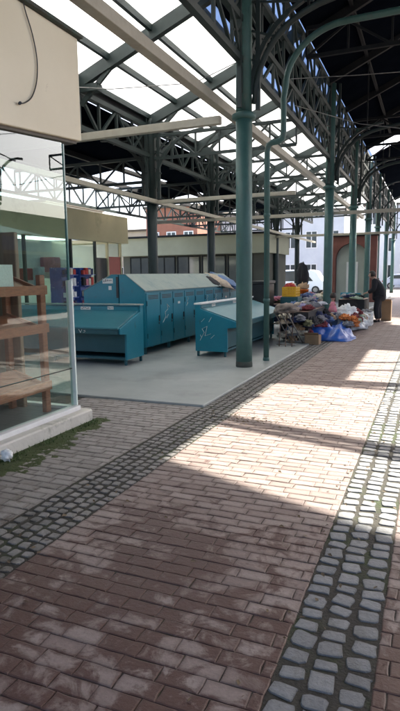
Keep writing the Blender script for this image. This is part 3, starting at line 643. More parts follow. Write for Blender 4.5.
# locker island, two rows back to back
XF, LY0, LY1 = -5.2, 9.62, 15.2; RX = -5.78; XB_ = -6.62
def lockers(xf, xr, label, doors=True):
    t = thing('locker_row', (xr,LY0,.028), label, 'lockers', 'locker rows standing back to back')
    sgn = 1 if xf > xr else -1
    zt, ze, z0 = 1.62, 1.30, .17
    body = [(xf,z0),(xf,ze),(xr+sgn*.16,zt),(xr+sgn*.01,zt),(xr+sgn*.01,z0)]
    m = MB(); m.prism(body,'y',LY0,LY1); m.build('carcass', M['teal'], t, .004)
    e = .03*sgn
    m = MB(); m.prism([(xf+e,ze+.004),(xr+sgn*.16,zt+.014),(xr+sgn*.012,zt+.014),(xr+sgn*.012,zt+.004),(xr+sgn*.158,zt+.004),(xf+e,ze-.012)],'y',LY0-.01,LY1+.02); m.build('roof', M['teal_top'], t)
    if doors:
        n = 9; w = (LY1-LY0-.06)/n
        for i in range(n):
            a = LY0+.03+i*w; b = a+w
            m = MB(); m.box((xf,a+.012,z0+.03),(xf+.018,b-.012,ze-.05),.004); d = m.build('door', M['teal_door'], t)
            if i in (1,4): d['label'] = 'locker door scrawled with white paint'
            m = MB()
            for k in range(3): m.box((xf+.0185,a+.09,1.13+k*.03),(xf+.021,b-.09,1.145+k*.03))
            m.build('vent', M['black'], d)
            m = MB(); m.box((xf+.0185,b-.085,.66),(xf+.04,b-.06,.78),.004); m.box((xf+.0185,b-.09,.60),(xf+.024,b-.055,.645)); m.build('handle', M['black'], d)
            for hz in (.35,1.0): m = MB(); m.box((xf+.0185,a+.014,hz),(xf+.03,a+.03,hz+.1)); m.build('hinge', M['teal_dark'], d)
            if i in (1,3,5,6):
                sc = [((0,0),(.4,.3)),((.4,.3),(.3,.55)),((.3,.55),(.7,.7)),((.7,.7),(.6,1)),((.6,1),(.95,.8)),((.5,.2),(.75,.4))]
                k = (.34,.38,.62) if i == 1 else (.12,.2,.9)
                st = stroke(d, sc, lambda u,v:(xf+.021,a+.10+u*k[0],k[2]+v*k[1]), .02 if i == 1 else .012); st.build('graffiti', M['label'], d)
            if i in (2,7): label_plate((xf+.019,a+w*.5,1.0),.12,.05,'+x',d,False)
        m = MB(); m.box((xf-.02,LY1+.001,.3),(xf+.012,LY1+.03,1.28)); m.build('sunlit_end_strip', M['sunlit_edge'], t)  # strip added for the sunlit locker end, its light painted as pale colour
    for yy in [LY0+.08+k*(LY1-LY0-.16)/5 for k in range(6)]:
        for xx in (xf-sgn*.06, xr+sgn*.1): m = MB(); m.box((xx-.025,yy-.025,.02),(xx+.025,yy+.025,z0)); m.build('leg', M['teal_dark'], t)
    return t
LK = lockers(XF, RX, 'teal locker row with vented doors facing the street')
LB = lockers(XB_, RX, 'teal locker row behind, its sloping end panel carrying a white label', False)
label_plate((-6.03,LY0-.002,1.50),.24,.10,'-y',LB); label_plate((-5.98,LY0-.002,1.36),.07,.08,'-y',LB,False)
m = MB(); m.bar((RX-.03,LY0-.006,1.58),(RX-.03,LY0-.006,1.16),.05,.008); m.build('seam_strap', M['black'], LB)
m = MB(); m.box((-4.45,14.0,.6),(-4.0,14.9,1.35),.02); w = m.build('storage_chest', M['black']); tag(w, 'black storage chest standing behind the counter with the pale top edge','chest')
m = MB(); m.box((-4.48,13.97,1.352),(-3.97,14.93,1.42),.015); m.build('lid', M['black'], w)
m = MB(); m.box((-4.4,14.05,.02),(-4.05,14.85,.6)); m.build('stand', M['teal_dark'], w)

# ------------------------------------------------------------------ goods
cl = {}
def cm(name, c): 
    if name not in cl: cl[name] = mat('cloth_'+name, tuple(min(.8,x*1.3) for x in c), tuple(x*.9 for x in c), .85, 14, bump=.35, bscale=30)
    return cl[name]
PAL = {'grey':(.22,.22,.23),'black':(.02,.02,.022),'navy':(.03,.04,.10),'cream':(.55,.50,.40),'maroon':(.17,.03,.035),'denim blue':(.10,.16,.28),'beige':(.42,.34,.25),'white':(.66,.67,.68),'olive':(.14,.14,.07),'pink':(.55,.20,.25),'red':(.42,.05,.04),'tan':(.36,.24,.14),'pale green':(.36,.44,.32),'lilac':(.32,.28,.42),'dark green':(.03,.08,.05),'orange':(.55,.18,.05)}
for i,(nm,px,py,sx,sy,lab) in enumerate([('denim blue',-5.42,14.75,.42,.32,'rumpled blue jacket on the locker roof'),('beige',-5.38,14.15,.40,.30,'rumpled beige cloth on the locker roof'),('black',-5.45,13.75,.3,.25,'rumpled black cloth on the locker roof')]):
    o = crumple('garment', cm(nm,PAL[nm]), (px,py,1.40), 1, (sx,sy,.09), 20+i, 2.2, .3, 3, flat=-.3); o.rotation_euler = (0,.50,0); tag(o, lab, 'clothing', 'clothes lying on the locker roof')
def table(x0,x1,ya,yb_,z,label,cloth=None):
    t = thing('display_table', ((x0+x1)/2,(ya+yb_)/2,.028), label, 'table', 'tables of the second hand stall')
    m = MB(); m.box((x0,ya,z-.03),(x1,yb_,z),.006); m.build('tabletop', M['wood_pale'], t)
    for x in (x0+.06,x1-.06):
        for y in (ya+.06,yb_-.06): m = MB(); m.bar((x,y,.028),(x,y,z-.03),.035); m.build('leg', M['steel'], t)
    if cloth:
        m = MB(); m.box((x1+.004,ya,z*.35),(x1+.014,yb_,z-.002)); m.box((x0,ya-.014,z*.35),(x1+.004,ya-.004,z-.002)); m.build('table_skirt', cloth, t)
    return t
table(-3.25,-2.62,12.75,14.9,.72,'low table heaped with clothes nearest the teal counter',cm('black',PAL['black']))
table(-4.3,-3.15,15.2,18.3,.74,'wide table of clothes and shoes behind the column',cm('navy',PAL['navy']))
table(-2.75,-1.95,18.2,19.6,.76,'table draped with black cloth beside the person',cm('black',PAL['black']))
rg = random.Random(21)
names = list(PAL); shapes = ['shawl','vest','bag','jumper','hat','towel','sweater','shirt','jacket','dress','scarf','trousers','blouse','skirt','cardigan','coat']
used = set()
def garment(x,y,z,sx,sy,sz,where,grp,prefer=None):
    for _ in range(60):
        c = rg.choice(prefer or names); s = rg.choice(shapes)
        if (c,s,where) not in used: break
    used.add((c,s,where))
    o = crumple('garment', cm(c,PAL[c]), (x,y,z), 1, (sx,sy,sz), rg.uniform(0,50), rg.uniform(2,3.4), .5, 4, flat=-.2); o.rotation_euler = (rg.uniform(-.12,.12),rg.uniform(-.12,.12),rg.uniform(0,PI))
    tag(o, f'crumpled {c} {s} {where}', 'clothing', grp)
for i in range(30): garment(-2.93+rg.uniform(-.3,.32), 12.8+i*.072, .72+rg.uniform(0,.08), rg.uniform(.10,.2), rg.uniform(.09,.16), rg.uniform(.05,.10), 'on the low table nearest the teal counter','clothes heaped on the low table',['grey','black','navy','white','beige','denim blue','lilac','maroon','grey','cream'])
for i in range(46): garment(-3.7+rg.uniform(-.55,.58), 15.3+i*.066, .74+rg.uniform(0,.12), rg.uniform(.10,.22), rg.uniform(.09,.18), rg.uniform(.06,.12), 'on the wide table behind the column','clothes heaped on the wide table')
for i in range(9): garment(-2.35+rg.uniform(-.28,.28), 18.3+i*.14, .76+rg.uniform(0,.05), rg.uniform(.12,.2), rg.uniform(.1,.17), rg.uniform(.05,.09), 'on the black draped table','goods on the black draped table',['black','cream','white','navy','dark green','olive','pale green','grey'])
for i in range(26): garment(-2.15+rg.uniform(-.33,.36), 14.9+i*.075, .10+rg.uniform(0,.34), rg.uniform(.12,.22), rg.uniform(.1,.18), rg.uniform(.08,.13), 'in the heap beside the blue tarpaulin','clothes heaped on the ground',['red','maroon','dark green','white','black','grey','tan','pale green','orange','cream'])
for i in range(22): garment(-2.66+rg.uniform(-.12,.16), 12.95+i*.085, .10+rg.uniform(0,.42), rg.uniform(.12,.2), rg.uniform(.1,.17), rg.uniform(.08,.14), 'sliding off the low table behind the blue tarpaulin','clothes sliding off the low table',['grey','black','navy','denim blue','tan','black','maroon','beige','olive'])
for i in range(14): garment(-2.92+rg.uniform(-.28,.34), 12.62+rg.uniform(-.06,.05), .03+i*.042, rg.uniform(.13,.22), rg.uniform(.09,.13), rg.uniform(.07,.11), 'piled against the near end of the low table','clothes piled against the low table end',['grey','black','navy','tan','olive','beige','denim blue','cream'])
for i in range(14): garment(-2.3+rg.uniform(-.3,.35), 16.6+i*.12, .05+rg.uniform(0,.3), rg.uniform(.13,.24), rg.uniform(.12,.2), rg.uniform(.09,.13), 'in the heap between the bags and the black draped table','clothes heaped before the black table',['white','white','cream','grey','white','dark green','red','beige','denim blue'])
# blue tarpaulin draped from the low table to the paving
def tarp():
    m = MB(); nx,ny = 34,46; vs = []
    for j in range(ny+1):
        for i in range(nx+1):
            u = i/nx; v = j/ny; x = -2.75+u*(.98+.12*math.sin(v*5)); y = 13.1+v*2.15
            n = mnoise.noise(Vector((x*4,y*3.2,1)))*.10+mnoise.noise(Vector((x*9,y*8,4)))*.05
            h = .52*max(0,1-u*1.15)**1.3+.22*math.exp(-((u-.72)/.18)**2)*(.7+.3*math.sin(v*9))
            edge = min(1,min(v,1-v)*6, (1-u)*6)
            vs.append((x+n*.5, y+n*.4, .012+max(0,h*edge**.6+n*edge)))
    m.add(vs, [(j*(nx+1)+i,j*(nx+1)+i+1,(j+1)*(nx+1)+i+1,(j+1)*(nx+1)+i) for j in range(ny) for i in range(nx)], True); return m
o = tarp().build('tarpaulin', M['tarp']); tag(o, 'crumpled bright blue tarpaulin spread on the paving below the stall', 'tarpaulin')
sm_ = o.modifiers.new('Solid','SOLIDIFY'); sm_.thickness = .006
for i,(x,y,s,z) in enumerate([(-2.25,15.55,.27,0.18),(-2.0,15.95,.27,0.02),(-1.88,16.35,.25,0),(-2.3,16.3,.30,.22),(-2.15,15.85,.24,.36),(-1.98,16.8,.28,0.05)]):
    o = crumple('plastic_bag', M['white_plastic'], (x,y,z), s, (1,1,.85), 40+i*2.7, 2.4, .45, 4, flat=-.5)
    tag(o, ['full white plastic bag just behind the blue tarpaulin','white plastic bag in the middle of the bag heap','small white plastic bag at the street edge of the heap','white plastic bag at the back of the heap','small white bag lying on top of the heap','white plastic bag pressed against the white basket'][i], 'bag', 'white plastic bags on the ground')
# white basket
def basket(x,y,w,d,h,mt,name,label,cat,z=0.0,group=None):
    t = thing(name,(x,y,z),label,cat,group); m = MB()
    m.box((x-w/2,y-d/2,z+.005),(x+w/2,y+d/2,z+.02)); m.build('bottom', mt, t)
    m = MB()
    for k in range(4):
        zz = z+.03+k*(h-.05)/3.0
        m.bar((x-w/2,y-d/2,zz),(x+w/2,y-d/2,zz),.012,.04); m.bar((x-w/2,y+d/2,zz),(x+w/2,y+d/2,zz),.012,.04); m.bar((x-w/2,y-d/2,zz),(x-w/2,y+d/2,zz),.012,.04); m.bar((x+w/2,y-d/2,zz),(x+w/2,y+d/2,zz),.012,.04)
    m.build('slatted_wall', mt, t)
    m = MB()
    for i in range(6):
        xx = x-w/2+w*i/5; m.bar((xx,y-d/2,z+.01),(xx,y-d/2,z+h),.02); m.bar((xx,y+d/2,z+.01),(xx,y+d/2,z+h),.02)
    for i in range(1,5):
        yy = y-d/2+d*i/5; m.bar((x-w/2,yy,z+.01),(x-w/2,yy,z+h),.02); m.bar((x+w/2,yy,z+.01),(x+w/2,yy,z+h),.02)
    m.build('rib', mt, t); return t
basket(-1.86,17.55,.46,.62,.42,M['white_plastic'],'basket','white slatted laundry basket at the end of the bag heap','basket')
for i in range(3): garment(-1.86+rg.uniform(-.1,.1),17.4+i*.14,.2+i*.07,.17,.17,.1,'inside the white laundry basket','clothes in the basket',['white','grey','cream'])
basket(-3.55,15.0,.36,.5,.26,M['yellow'],'crate','yellow slatted crate on the end of the wide table','crate',.98)
m = MB(); m.box((-3.78,14.72,.028),(-3.3,15.26,.975),.01); w = m.build('wooden_box', M['teal_dark']); tag(w,'dark box on end that carries the yellow crate','box')
m = MB(); m.box((-3.74,14.68,.1),(-3.34,14.716,.9)); m.build('door', M['teal_dark'], w)
for i,(x,y,l) in enumerate([(-4.05,17.0,'nearest orange plastic tub on the wide table'),(-3.75,17.5,'second orange plastic tub beside the column'),(-4.2,17.8,'orange tub standing farthest back on the wide table')]):
    t = thing('tub',(x,y,.82),l,'tub','orange tubs'); m = MB(); m.lathe((x,y,.82),[(.13,0),(.17,.26),(.185,.26),(.185,.29),(.165,.29),(.125,.03)],18); m.build('bowl', M['orange'], t)
    crumple('contents', cm(['red','tan','cream'][i],PAL[['red','tan','cream'][i]]), (x,y,1.0), .15, (1,1,.9), 70+i, 3, .5, 3, parent=t)
# cardboard box
t = thing('cardboard_box',(-2.45,12.55,0),'small brown cardboard box on the ground beside the wooden rack','box'); m = MB()
x,y = -2.45,12.55; m.box((x-.16,y-.15,0),(x+.16,y+.15,.21),.004); m.build('carton', M['cardboard'], t)
m = MB(); m.add([(x-.16,y-.152,.213),(x+.16,y-.152,.213),(x+.16,y-.24,.28),(x-.16,y-.24,.28)],[(0,1,2,3)]); o = m.build('flap', M['cardboard'], t)
q = o.modifiers.new('Solid','SOLIDIFY'); q.thickness = .005
# folding rack (bare crossed bars) leaning by the counter
t = thing('folding_rack',(-2.85,12.05,.0),'bare folding rack of crossed wooden bars standing by the counter end','rack')
for i,dx in enumerate((-.16,-.02,.12)):
    m = MB(); m.bar((-2.86+dx,11.7,.03),(-3.0+dx,12.4,.80),.02,.016); m.build('bar', M['dark_wood'], t)
    m = MB(); m.bar((-2.78+dx,12.45,.03),(-3.0+dx,11.75,.80),.02,.016); m.build('bar', M['steel'], t)
for z,yy in ((.84,12.34),(.84,11.81),(.06,11.78),(.06,12.38)): m = MB(); m.tube([(-3.1,yy,z),(-2.68,yy,z)],.012,8); m.build('rail', M['steel'], t)
crumple('backpack_dummy', cm('tan grey',(.20,.16,.13)), (-2.95,12.05,.74), 1, (.25,.38,.14), 81, 2.4, .4, 3, flat=-.4)
o = bpy.data.objects['backpack_dummy']; o.name = 'garment'; tag(o,'brownish grey coat thrown over the folding rack','clothing')
# doll
def skin_obj(name, vs, es, rs, mt, parent=None, loc=(0,0,0), sub=2, smooth=True):
    me = bpy.data.meshes.new(name); me.from_pydata(vs, es, []); ob = bpy.data.objects.new(name, me); COL.objects.link(ob)
    sk = ob.modifiers.new('Skin','SKIN'); sk.use_smooth_shade = True
    for i,v in enumerate(me.skin_vertices[0].data):
        r = rs[i]; v.radius = r if isinstance(r,tuple) else (r,r); v.use_root = (i == 0)
    sb = ob.modifiers.new('Sub','SUBSURF'); sb.levels = sub; sb.render_levels = sub
    dg = bpy.context.evaluated_depsgraph_get(); me2 = bpy.data.meshes.new_from_object(ob.evaluated_get(dg)); me2.name = name
    ob.modifiers.clear(); ob.data = me2; bpy.data.meshes.remove(me)
    me2.materials.clear(); me2.materials.append(mt); me2.polygons.foreach_set('use_smooth',[True]*len(me2.polygons))
    if parent: ob.parent = parent
    ob.location = loc; return ob
D = thing('doll',(-2.47,15.35,.52),'baby doll in a pink dress sitting on the goods heap','doll')
skin_obj('body',[(0,0,.12),(0,0,.24),(0,0,.33),(0,0,.42),(0,0,.50),(-.1,-.03,.22),(.1,-.03,.22),(-.05,-.12,.06),(.05,-.12,.06)],[(0,1),(1,2),(2,3),(3,4),(1,5),(1,6),(0,7),(0,8)],[.06,.055,.025,.075,.05,.02,.02,.025,.025],M['skin'],D)
m = MB(); m.lathe((-2.47,15.35,.52),[(.13,.03),(.11,.12),(.075,.22),(.055,.31)],16); m.build('dress', cm('pink',(.75,.16,.22)), D)
m = MB(); m.lathe((-2.47,15.37,.52),[(.082,.41),(.092,.46),(.08,.52),(.04,.555)],14); m.build('hair', M['hair'], D)
m = MB(); m.box((-2.5,15.2,.0),(-2.44,15.26,.02)) if 0 else m.box((-2.62,15.2,.0),(-2.32,15.5,.52),.03); w = m.build('storage_box', cm('denim blue',PAL['denim blue'])); tag(w,'blue box under the pink doll','box')
m = MB(); m.box((-2.63,15.19,.44),(-2.31,15.51,.515),.01); m.build('lid', cm('navy',PAL['navy']), w)
t = thing('coat_stand',(-4.0,18.6,.028),'coat stand with a black coat behind the orange tubs','coat stand')
m = MB(); m.tube([(-4.0,18.6,.03),(-4.0,18.6,2.0)],.02,8); m.build('pole', M['steel'], t)
m = MB(); m.bar((-4.3,18.6,.05),(-3.7,18.6,.05),.04); m.bar((-4.0,18.3,.05),(-4.0,18.9,.05),.04); m.build('foot', M['steel'], t)
m = MB(); m.bar((-4.22,18.6,1.72),(-3.78,18.6,1.72),.03); m.build('hook_bar', M['steel'], t)
o = crumple('garment', cm('black',PAL['black']), (-4.02,18.6,1.0), 1, (.20,.11,.46), 91, 1.6, .16, 4); tag(o,'black coat hanging on the coat stand behind the orange tubs','clothing')
# teal stacked chairs beyond the person
def chair(x,y,z,label):
    t = thing('chair',(x,y,z),label,'chair','teal plastic chairs'); mt = M['teal_door']
    m = MB(); m.box((x-.2,y-.2,z+.42),(x+.2,y+.2,z+.45),.02); m.build('seat', mt, t)
    m = MB(); m.box((x-.2,y+.17,z+.47),(x+.2,y+.2,z+.85),.02); m.build('backrest', mt, t)
    for dx in (-.17,.17):
        for dy in (-.17,.17): m = MB(); m.bar((x+dx*1.15,y+dy*1.15,z),(x+dx,y+dy,z+.42),.035); m.build('leg', mt, t)
chair(-2.55,20.6,.028,'teal plastic chair just left of the person'); chair(-2.95,21.1,.028,'teal plastic chair behind, beside the third street column')
# brown box beside the person
t = thing('cardboard_box',(-1.36,19.5,0),'tall brown cardboard box standing just behind the person','box')
m = MB(); m.box((-1.52,19.35,-.004),(-1.2,19.75,.66),.006); m.build('carton', M['cardboard'], t)
m = MB(); m.add([(-1.52,19.346,.663),(-1.2,19.346,.663),(-1.2,19.26,.72),(-1.52,19.26,.72)],[(0,1,2,3)]); o = m.build('flap', M['cardboard'], t); q = o.modifiers.new('Solid','SOLIDIFY'); q.thickness = .006

# ------------------------------------------------------------------ person (faces the table, towards -x, head bowed)
def person():
    ox,oy = -1.60,18.83
    P = thing('person',(ox,oy,-.004),'person in a black coat and dark trousers bending over the black draped table','person')
    V = []; E_ = []; Rr = []
    def v(p,r,par=None):
        V.append(p); Rr.append(r)
        if par is not None: E_.append((par,len(V)-1))
        return len(V)-1
    pel = v((.04,0,.90),(.12,.10)); sp = v((.02,0,1.08),(.11,.10),pel); ch = v((-.05,0,1.26),(.13,.11),sp); nb = v((-.12,0,1.40),(.075,.075),ch)
    nk = v((-.16,0,1.45),.052,nb); jaw = v((-.21,0,1.475),.07,nk); hd = v((-.215,0,1.545),.088,jaw); v((-.20,0,1.62),.062,hd)
    nose = v((-.31,0,1.515),.014,hd)
    for sgn in (-1,1):
        ear = v((-.205,sgn*.092,1.53),.014,hd)
        sh = v((-.08,sgn*.17,1.345),.062,ch); el = v((-.10,sgn*.235,1.07),.045,sh); wr = v((-.31,sgn*.15,.96),.03,el); pm = v((-.385,sgn*.12,.945),(.038,.022),wr)
        for k,(dy,ln,dz) in enumerate(((-.03,.065,-.02),(-.010,.075,-.025),(.010,.072,-.025),(.028,.058,-.022))):
            f1 = v((-.385-ln*.55,sgn*.12+dy,.945+dz*.4),.0095,pm); v((-.385-ln*.95,sgn*.12+dy*1.05,.945+dz*2.2),.008,f1)
        t1 = v((-.37,sgn*.085,.955),.011,wr); v((-.415,sgn*.068,.945),.009,t1)
        hip = v((.04,sgn*.09,.86),.085,pel); kn = v((.0+sgn*.02,sgn*.10,.47),.058,hip); an = v((.05+sgn*.03,sgn*.105,.085),.04,kn); v((-.10+sgn*.03,sgn*.115,.04),(.04,.028),an)
    b = skin_obj('body', V, E_, Rr, M['skin'], P)
    # coat
    V2 = [(.05,0,.66),(.05,0,.82),(.04,0,.96),(.02,0,1.1),(-.05,0,1.27),(-.115,0,1.385)]; E2 = [(0,1),(1,2),(2,3),(3,4),(4,5)]; R2 = [(.235,.21),(.235,.21),(.225,.20),(.215,.195),(.215,.19),(.115,.11)]
    for sgn in (-1,1):
        i = len(V2); V2 += [(-.08,sgn*.17,1.345),(-.10,sgn*.24,1.07),(-.285,sgn*.16,.97)]; R2 += [.105,.09,.07]; E2 += [(4,i),(i,i+1),(i+1,i+2)]
    skin_obj('coat', V2, E2, R2, M['coat'], P)
    V3 = [(.04,0,.88)]; E3 = []; R3 = [(.15,.13)]
    for sgn in (-1,1):
        i = len(V3); V3 += [(.04,sgn*.095,.80),(.0+sgn*.02,sgn*.10,.47),(.05+sgn*.03,sgn*.105,.10)]; R3 += [.125,.10,.085]; E3 += [(0,i),(i,i+1),(i+1,i+2)]
    skin_obj('trousers', V3, E3, R3, M['trousers'], P)
    for sgn in (-1,1):
        skin_obj('shoe',[(.07+sgn*.03,sgn*.11,.045),(-.02+sgn*.03,sgn*.112,.045),(-.12+sgn*.03,sgn*.115,.035)],[(0,1),(1,2)],[(.048,.045),(.05,.045),(.042,.034)],M['black'],P)
        m = MB(); m.lathe((ox-.292,oy+sgn*.033,-.004+1.545),[(.002,-.008),(.009,-.005),(.010,0),(.008,.005),(.002,.008)],8); m.build('eye', M['black'], P)
    m = MB(); m.box((ox-.297,oy-.022,1.468),(ox-.285,oy+.022,1.474)); m.build('mouth', cm('maroon',PAL['maroon']), P)
    import bmesh
    bm = bmesh.new(); bmesh.ops.create_icosphere(bm, subdivisions=4, radius=1)
    for q in bm.verts:
        p = q.co; n = 1+.06*mnoise.noise(p*5); q.co = Vector((p.x*.105*n-.19, p.y*.104*n, p.z*.115*n+1.56))
    bmesh.ops.delete(bm, geom=[q for q in bm.verts if q.co.x < -.235 and q.co.z < 1.585 or q.co.z < 1.475], context='VERTS')
    me = bpy.data.meshes.new('hair'); bm.to_mesh(me); bm.free(); me.materials.append(M['hair']); o = bpy.data.objects.new('hair', me); COL.objects.link(o); o.parent = P
    return P
person()

# ------------------------------------------------------------------ buildings behind
def windows(parent, mk, frame, pane, axis, plane, cells, z0, z1, fr=.05):
    for a,b in cells:
        m = MB()
        def bx(u0,v0,u1,v1,d0,d1):
            if axis == 'y': m.box((u0,plane-d1,v0),(u1,plane-d0,v1))
            else: m.box((plane+d0,u0,v0),(plane+d1,u1,v1))
        bx(a,z0,a+fr,z1,.002,.04); bx(b-fr,z0,b,z1,.002,.04); bx(a+fr,z1-fr,b-fr,z1,.002,.04); bx(a+fr,z0,b-fr,z0+fr,.002,.04); bx((a+b)/2-fr/2,z0+fr,(a+b)/2+fr/2,z1-fr,.002,.035)
        w = m.build('window', frame, parent); m = MB(); bx(a+fr,z0+fr,b-fr,z1-fr,.003,.012); m.build('pane', pane, w)
# farther glazed kiosk on the left
K2 = thing('kiosk',(-11.5,13,.028),'farther cream kiosk with a long fascia above a bright shop window','kiosk')
m = MB(); m.box((-10.22,7.6,2.72),(-10,17.4,3.62),.01); m.build('fascia', M['cream2'], K2)
m = MB(); m.box((-14,17.2,2.72),(-10.223,17.4,3.62),.01); m.build('fascia', M['cream2'], K2)
m = MB(); m.box((-14,7.6,2.9),(-10.223,17.197,2.93)); m.build('skylight_sheet', M['poly'], K2)  # translucent roof added to let daylight brighten the shop interior
m = MB(); m.box((-13.9,7.6,.03),(-13.7,17.3,2.72)); m.build('inner_wall', M['white_wall'], K2)
m = MB(); m.box((-11.1,11.5,1.55),(-11.06,15.4,2.7)); m.build('display_back', M['white_paint'], K2)
m = MB(); m.box((-13.68,17.1,.03),(-10.25,17.2,2.72)); m.build('inner_wall', M['pale_green_wall'], K2)
for a,b in ((7.8,9.9),(9.96,12.1),(12.16,14.2),(14.26,15.5)):
    m = MB(); m.box((-10.21,a,.1),(-10.2,b,2.7)); m.build('window_pane', M['shop_glass'], K2)
for y in (7.75,9.93,12.13,14.23,15.55,16.3,17.15): m = MB(); m.box((-10.25,y-.03,.03),(-10.16,y+.03,2.72)); m.build('mullion', M['darkgreen'] if y < 16 else M['cream2'], K2)
m = MB(); m.box((-10.25,15.6,.03),(-10.2,16.25,2.2)); m.build('door', M['dark_glass'], K2)
m = MB(); m.box((-10.26,16.35,1.5),(-10.18,17.1,2.25)); m.build('shutter', M['red_cab'], K2)
m = MB(); m.box((-10.26,16.35,.03),(-10.2,17.1,1.46)); m.build('stall_riser', M['pale_green_wall'], K2)
rk = random.Random(4)
for i,(y,l) in enumerate(((13.2,'blue display rack of small goods in front of the farther kiosk'),(14.1,'narrow blue display rack nearer the farther kiosk door'))):
    t = thing('display_rack',(-9.7,y,.028),l,'rack','blue display racks'); m = MB(); m.box((-10.0,y-.3,.03),(-9.6,y+.3,1.85),.01); m.build('frame', M['blue_rack'], t)
    for k in range(5):
        m = MB(); m.box((-9.6,y-.3,.35+k*.32),(-9.45,y+.3,.37+k*.32)); m.build('shelf', M['blue_rack'], t)
        for q in range(4):
            c = rk.choice(['white','red','navy','cream','pink','black','white']); m = MB(); yy = y-.27+q*.14; m.box((-9.58,yy,.372+k*.32),(-9.5,yy+.11,.372+k*.32+rk.uniform(.12,.24))); m.build('packet', cm(c,PAL[c]), t)
for i in range(14):
    c = rk.choice(['white','red','black','cream','pink','maroon','white','tan']); y = 9.2+i*.42; z = rk.uniform(1.2,1.9)
    m = MB(); m.box((-11.0+rk.uniform(-.3,.3),y,z),(-10.7+rk.uniform(-.2,.2),y+.3,z+rk.uniform(.3,.6)),.02); o = m.build('hanging_garment', cm(c,PAL[c])); tag(o, f'{c} garment number {i+1} hanging in the farther kiosk window'.replace(f' number {i+1}',''), 'clothing', f'{c} garments in the farther kiosk window')
# olive kiosk across the back
K3 = thing('kiosk',(-10,24.5,.028),'long olive kiosk across the back with dark windows','kiosk')
m = MB(); m.box((-14.5,24,2.55),(-6.75,28,3.38),.01); m.build('fascia', M['olive'], K3)
m = MB(); m.box((-14.4,24.35,.03),(-6.9,27.9,.8)); m.box((-14.4,24.5,.8),(-6.9,27.9,2.55)); m.build('wall', M['dark_olive'], K3)
m = MB(); m.box((-14.6,23.8,3.38),(-6.65,28.1,3.46)); m.build('roof_edge', M['black_iron'], K3)
windows(K3,None,M['black_iron'],M['dark_glass'],'y',24.5,[(-14+i*1.3,-14+i*1.3+1.2) for i in range(5)],.85,2.5)
# red brown arch wall
W = thing('arched_wall',(-4,31,.028),'red brown wall with a wide arch framing a pale green front','building')
m = MB(); x0,x1,zt = -5.3,-2.75,3.55; cx = -4.05; rw = .85
poly = [(x0,.03),(x0,zt),(x1,zt),(x1,.03),(cx+rw,.03),(cx+rw,2.35)]+[(cx+rw*math.cos(k/12*PI),2.35+rw*math.sin(k/12*PI)) for k in range(1,12)]+[(cx-rw,2.35),(cx-rw,.03)]
m.prism(poly,'y',31,31.4); m.build('wall', M['brick_red'], W)
m = MB(); m.box((x0,31.42,.03),(x1,31.6,3.3)); m.build('shop_front', M['pale_green_wall'], W)
m = MB(); m.box((-4.35,31.36,.03),(-3.75,31.41,2.2)); m.build('door', M['white_paint'], W)
m = MB(); m.box((x0-.1,30.9,zt+.002),(x1+.1,31.5,zt+.12)); m.build('coping', M['black_iron'], W)
def house(name, x0,x1,y,h,mt,label,nw,storeys,frame='white_paint',roof=False,depth=9):
    t = thing(name,((x0+x1)/2,y,0),label,'building','buildings behind the market')
    m = MB(); m.box((x0,y,-.05),(x1,y+depth,h)); m.build('wall', M[mt], t)
    w = (x1-x0)/nw
    for s in range(storeys):
        z = .9+s*3.0
        if z+1.6 < h: windows(t,None,M[frame],M['dark_glass'],'y',y,[(x0+i*w+w*.22,x0+i*w+w*.78) for i in range(nw)],z,z+1.6,.08)
    m = MB(); m.box((x0-.2,y-.25,h+.002),(x1+.2,y+depth,h+.2)); m.build('roof', M['soffit'], t)
    return t
house('house',-24.5,-19.4,46,7.6,'far_brick','far red brick house with white windows',3,3)
house('house',-38,-24.6,50,6.0,'stucco_right','long low buff house beside the red brick house',7,2)
house('house',-19.3,-7.5,52,7.2,'white_wall','far white two storey house with dark windows',6,2)
house('house',-7.3,1.5,66,9,'white_wall','tall pale house at the far end of the street',5,3)
house('house',2,13,60,7,'stucco_right','buff house at the far end on the other side',5,2)
house('house',-46,-31,40,8,'stucco_right','buff house far beyond the kiosks',6,2)
m = MB(); m.add([(-16.5,30,3.2),(-11.5,30,3.2),(-11.5,27.5,2.9),(-16.5,27.5,2.9),(-16.5,30,3.24),(-11.5,30,3.24),(-11.5,27.5,2.94),(-16.5,27.5,2.94)],[(0,3,2,1),(4,5,6,7),(0,1,5,4),(1,2,6,5),(2,3,7,6),(3,0,4,7)])
# arcade wall across the street
t = thing('arcade_wall',(9.6,15,0),'buff shop row along the other side of the street','building')
m = MB(); m.box((9.6,-6,-.05),(12,48,4.4)); m.build('wall', M['stucco_right'], t)
windows(t,None,M['white_paint'],M['dark_glass'],'x',0,[],0,1)
for i in range(9):
    a = -4+i*5.4; m = MB(); m.box((9.55,a,.4),(9.598,a+3.6,2.6)); m.build('window', M['dark_glass'], t); m = MB(); m.box((9.2,a-.2,2.75),(9.598,a+3.8,3.3)); m.build('awning', M['blue_pale'], t)

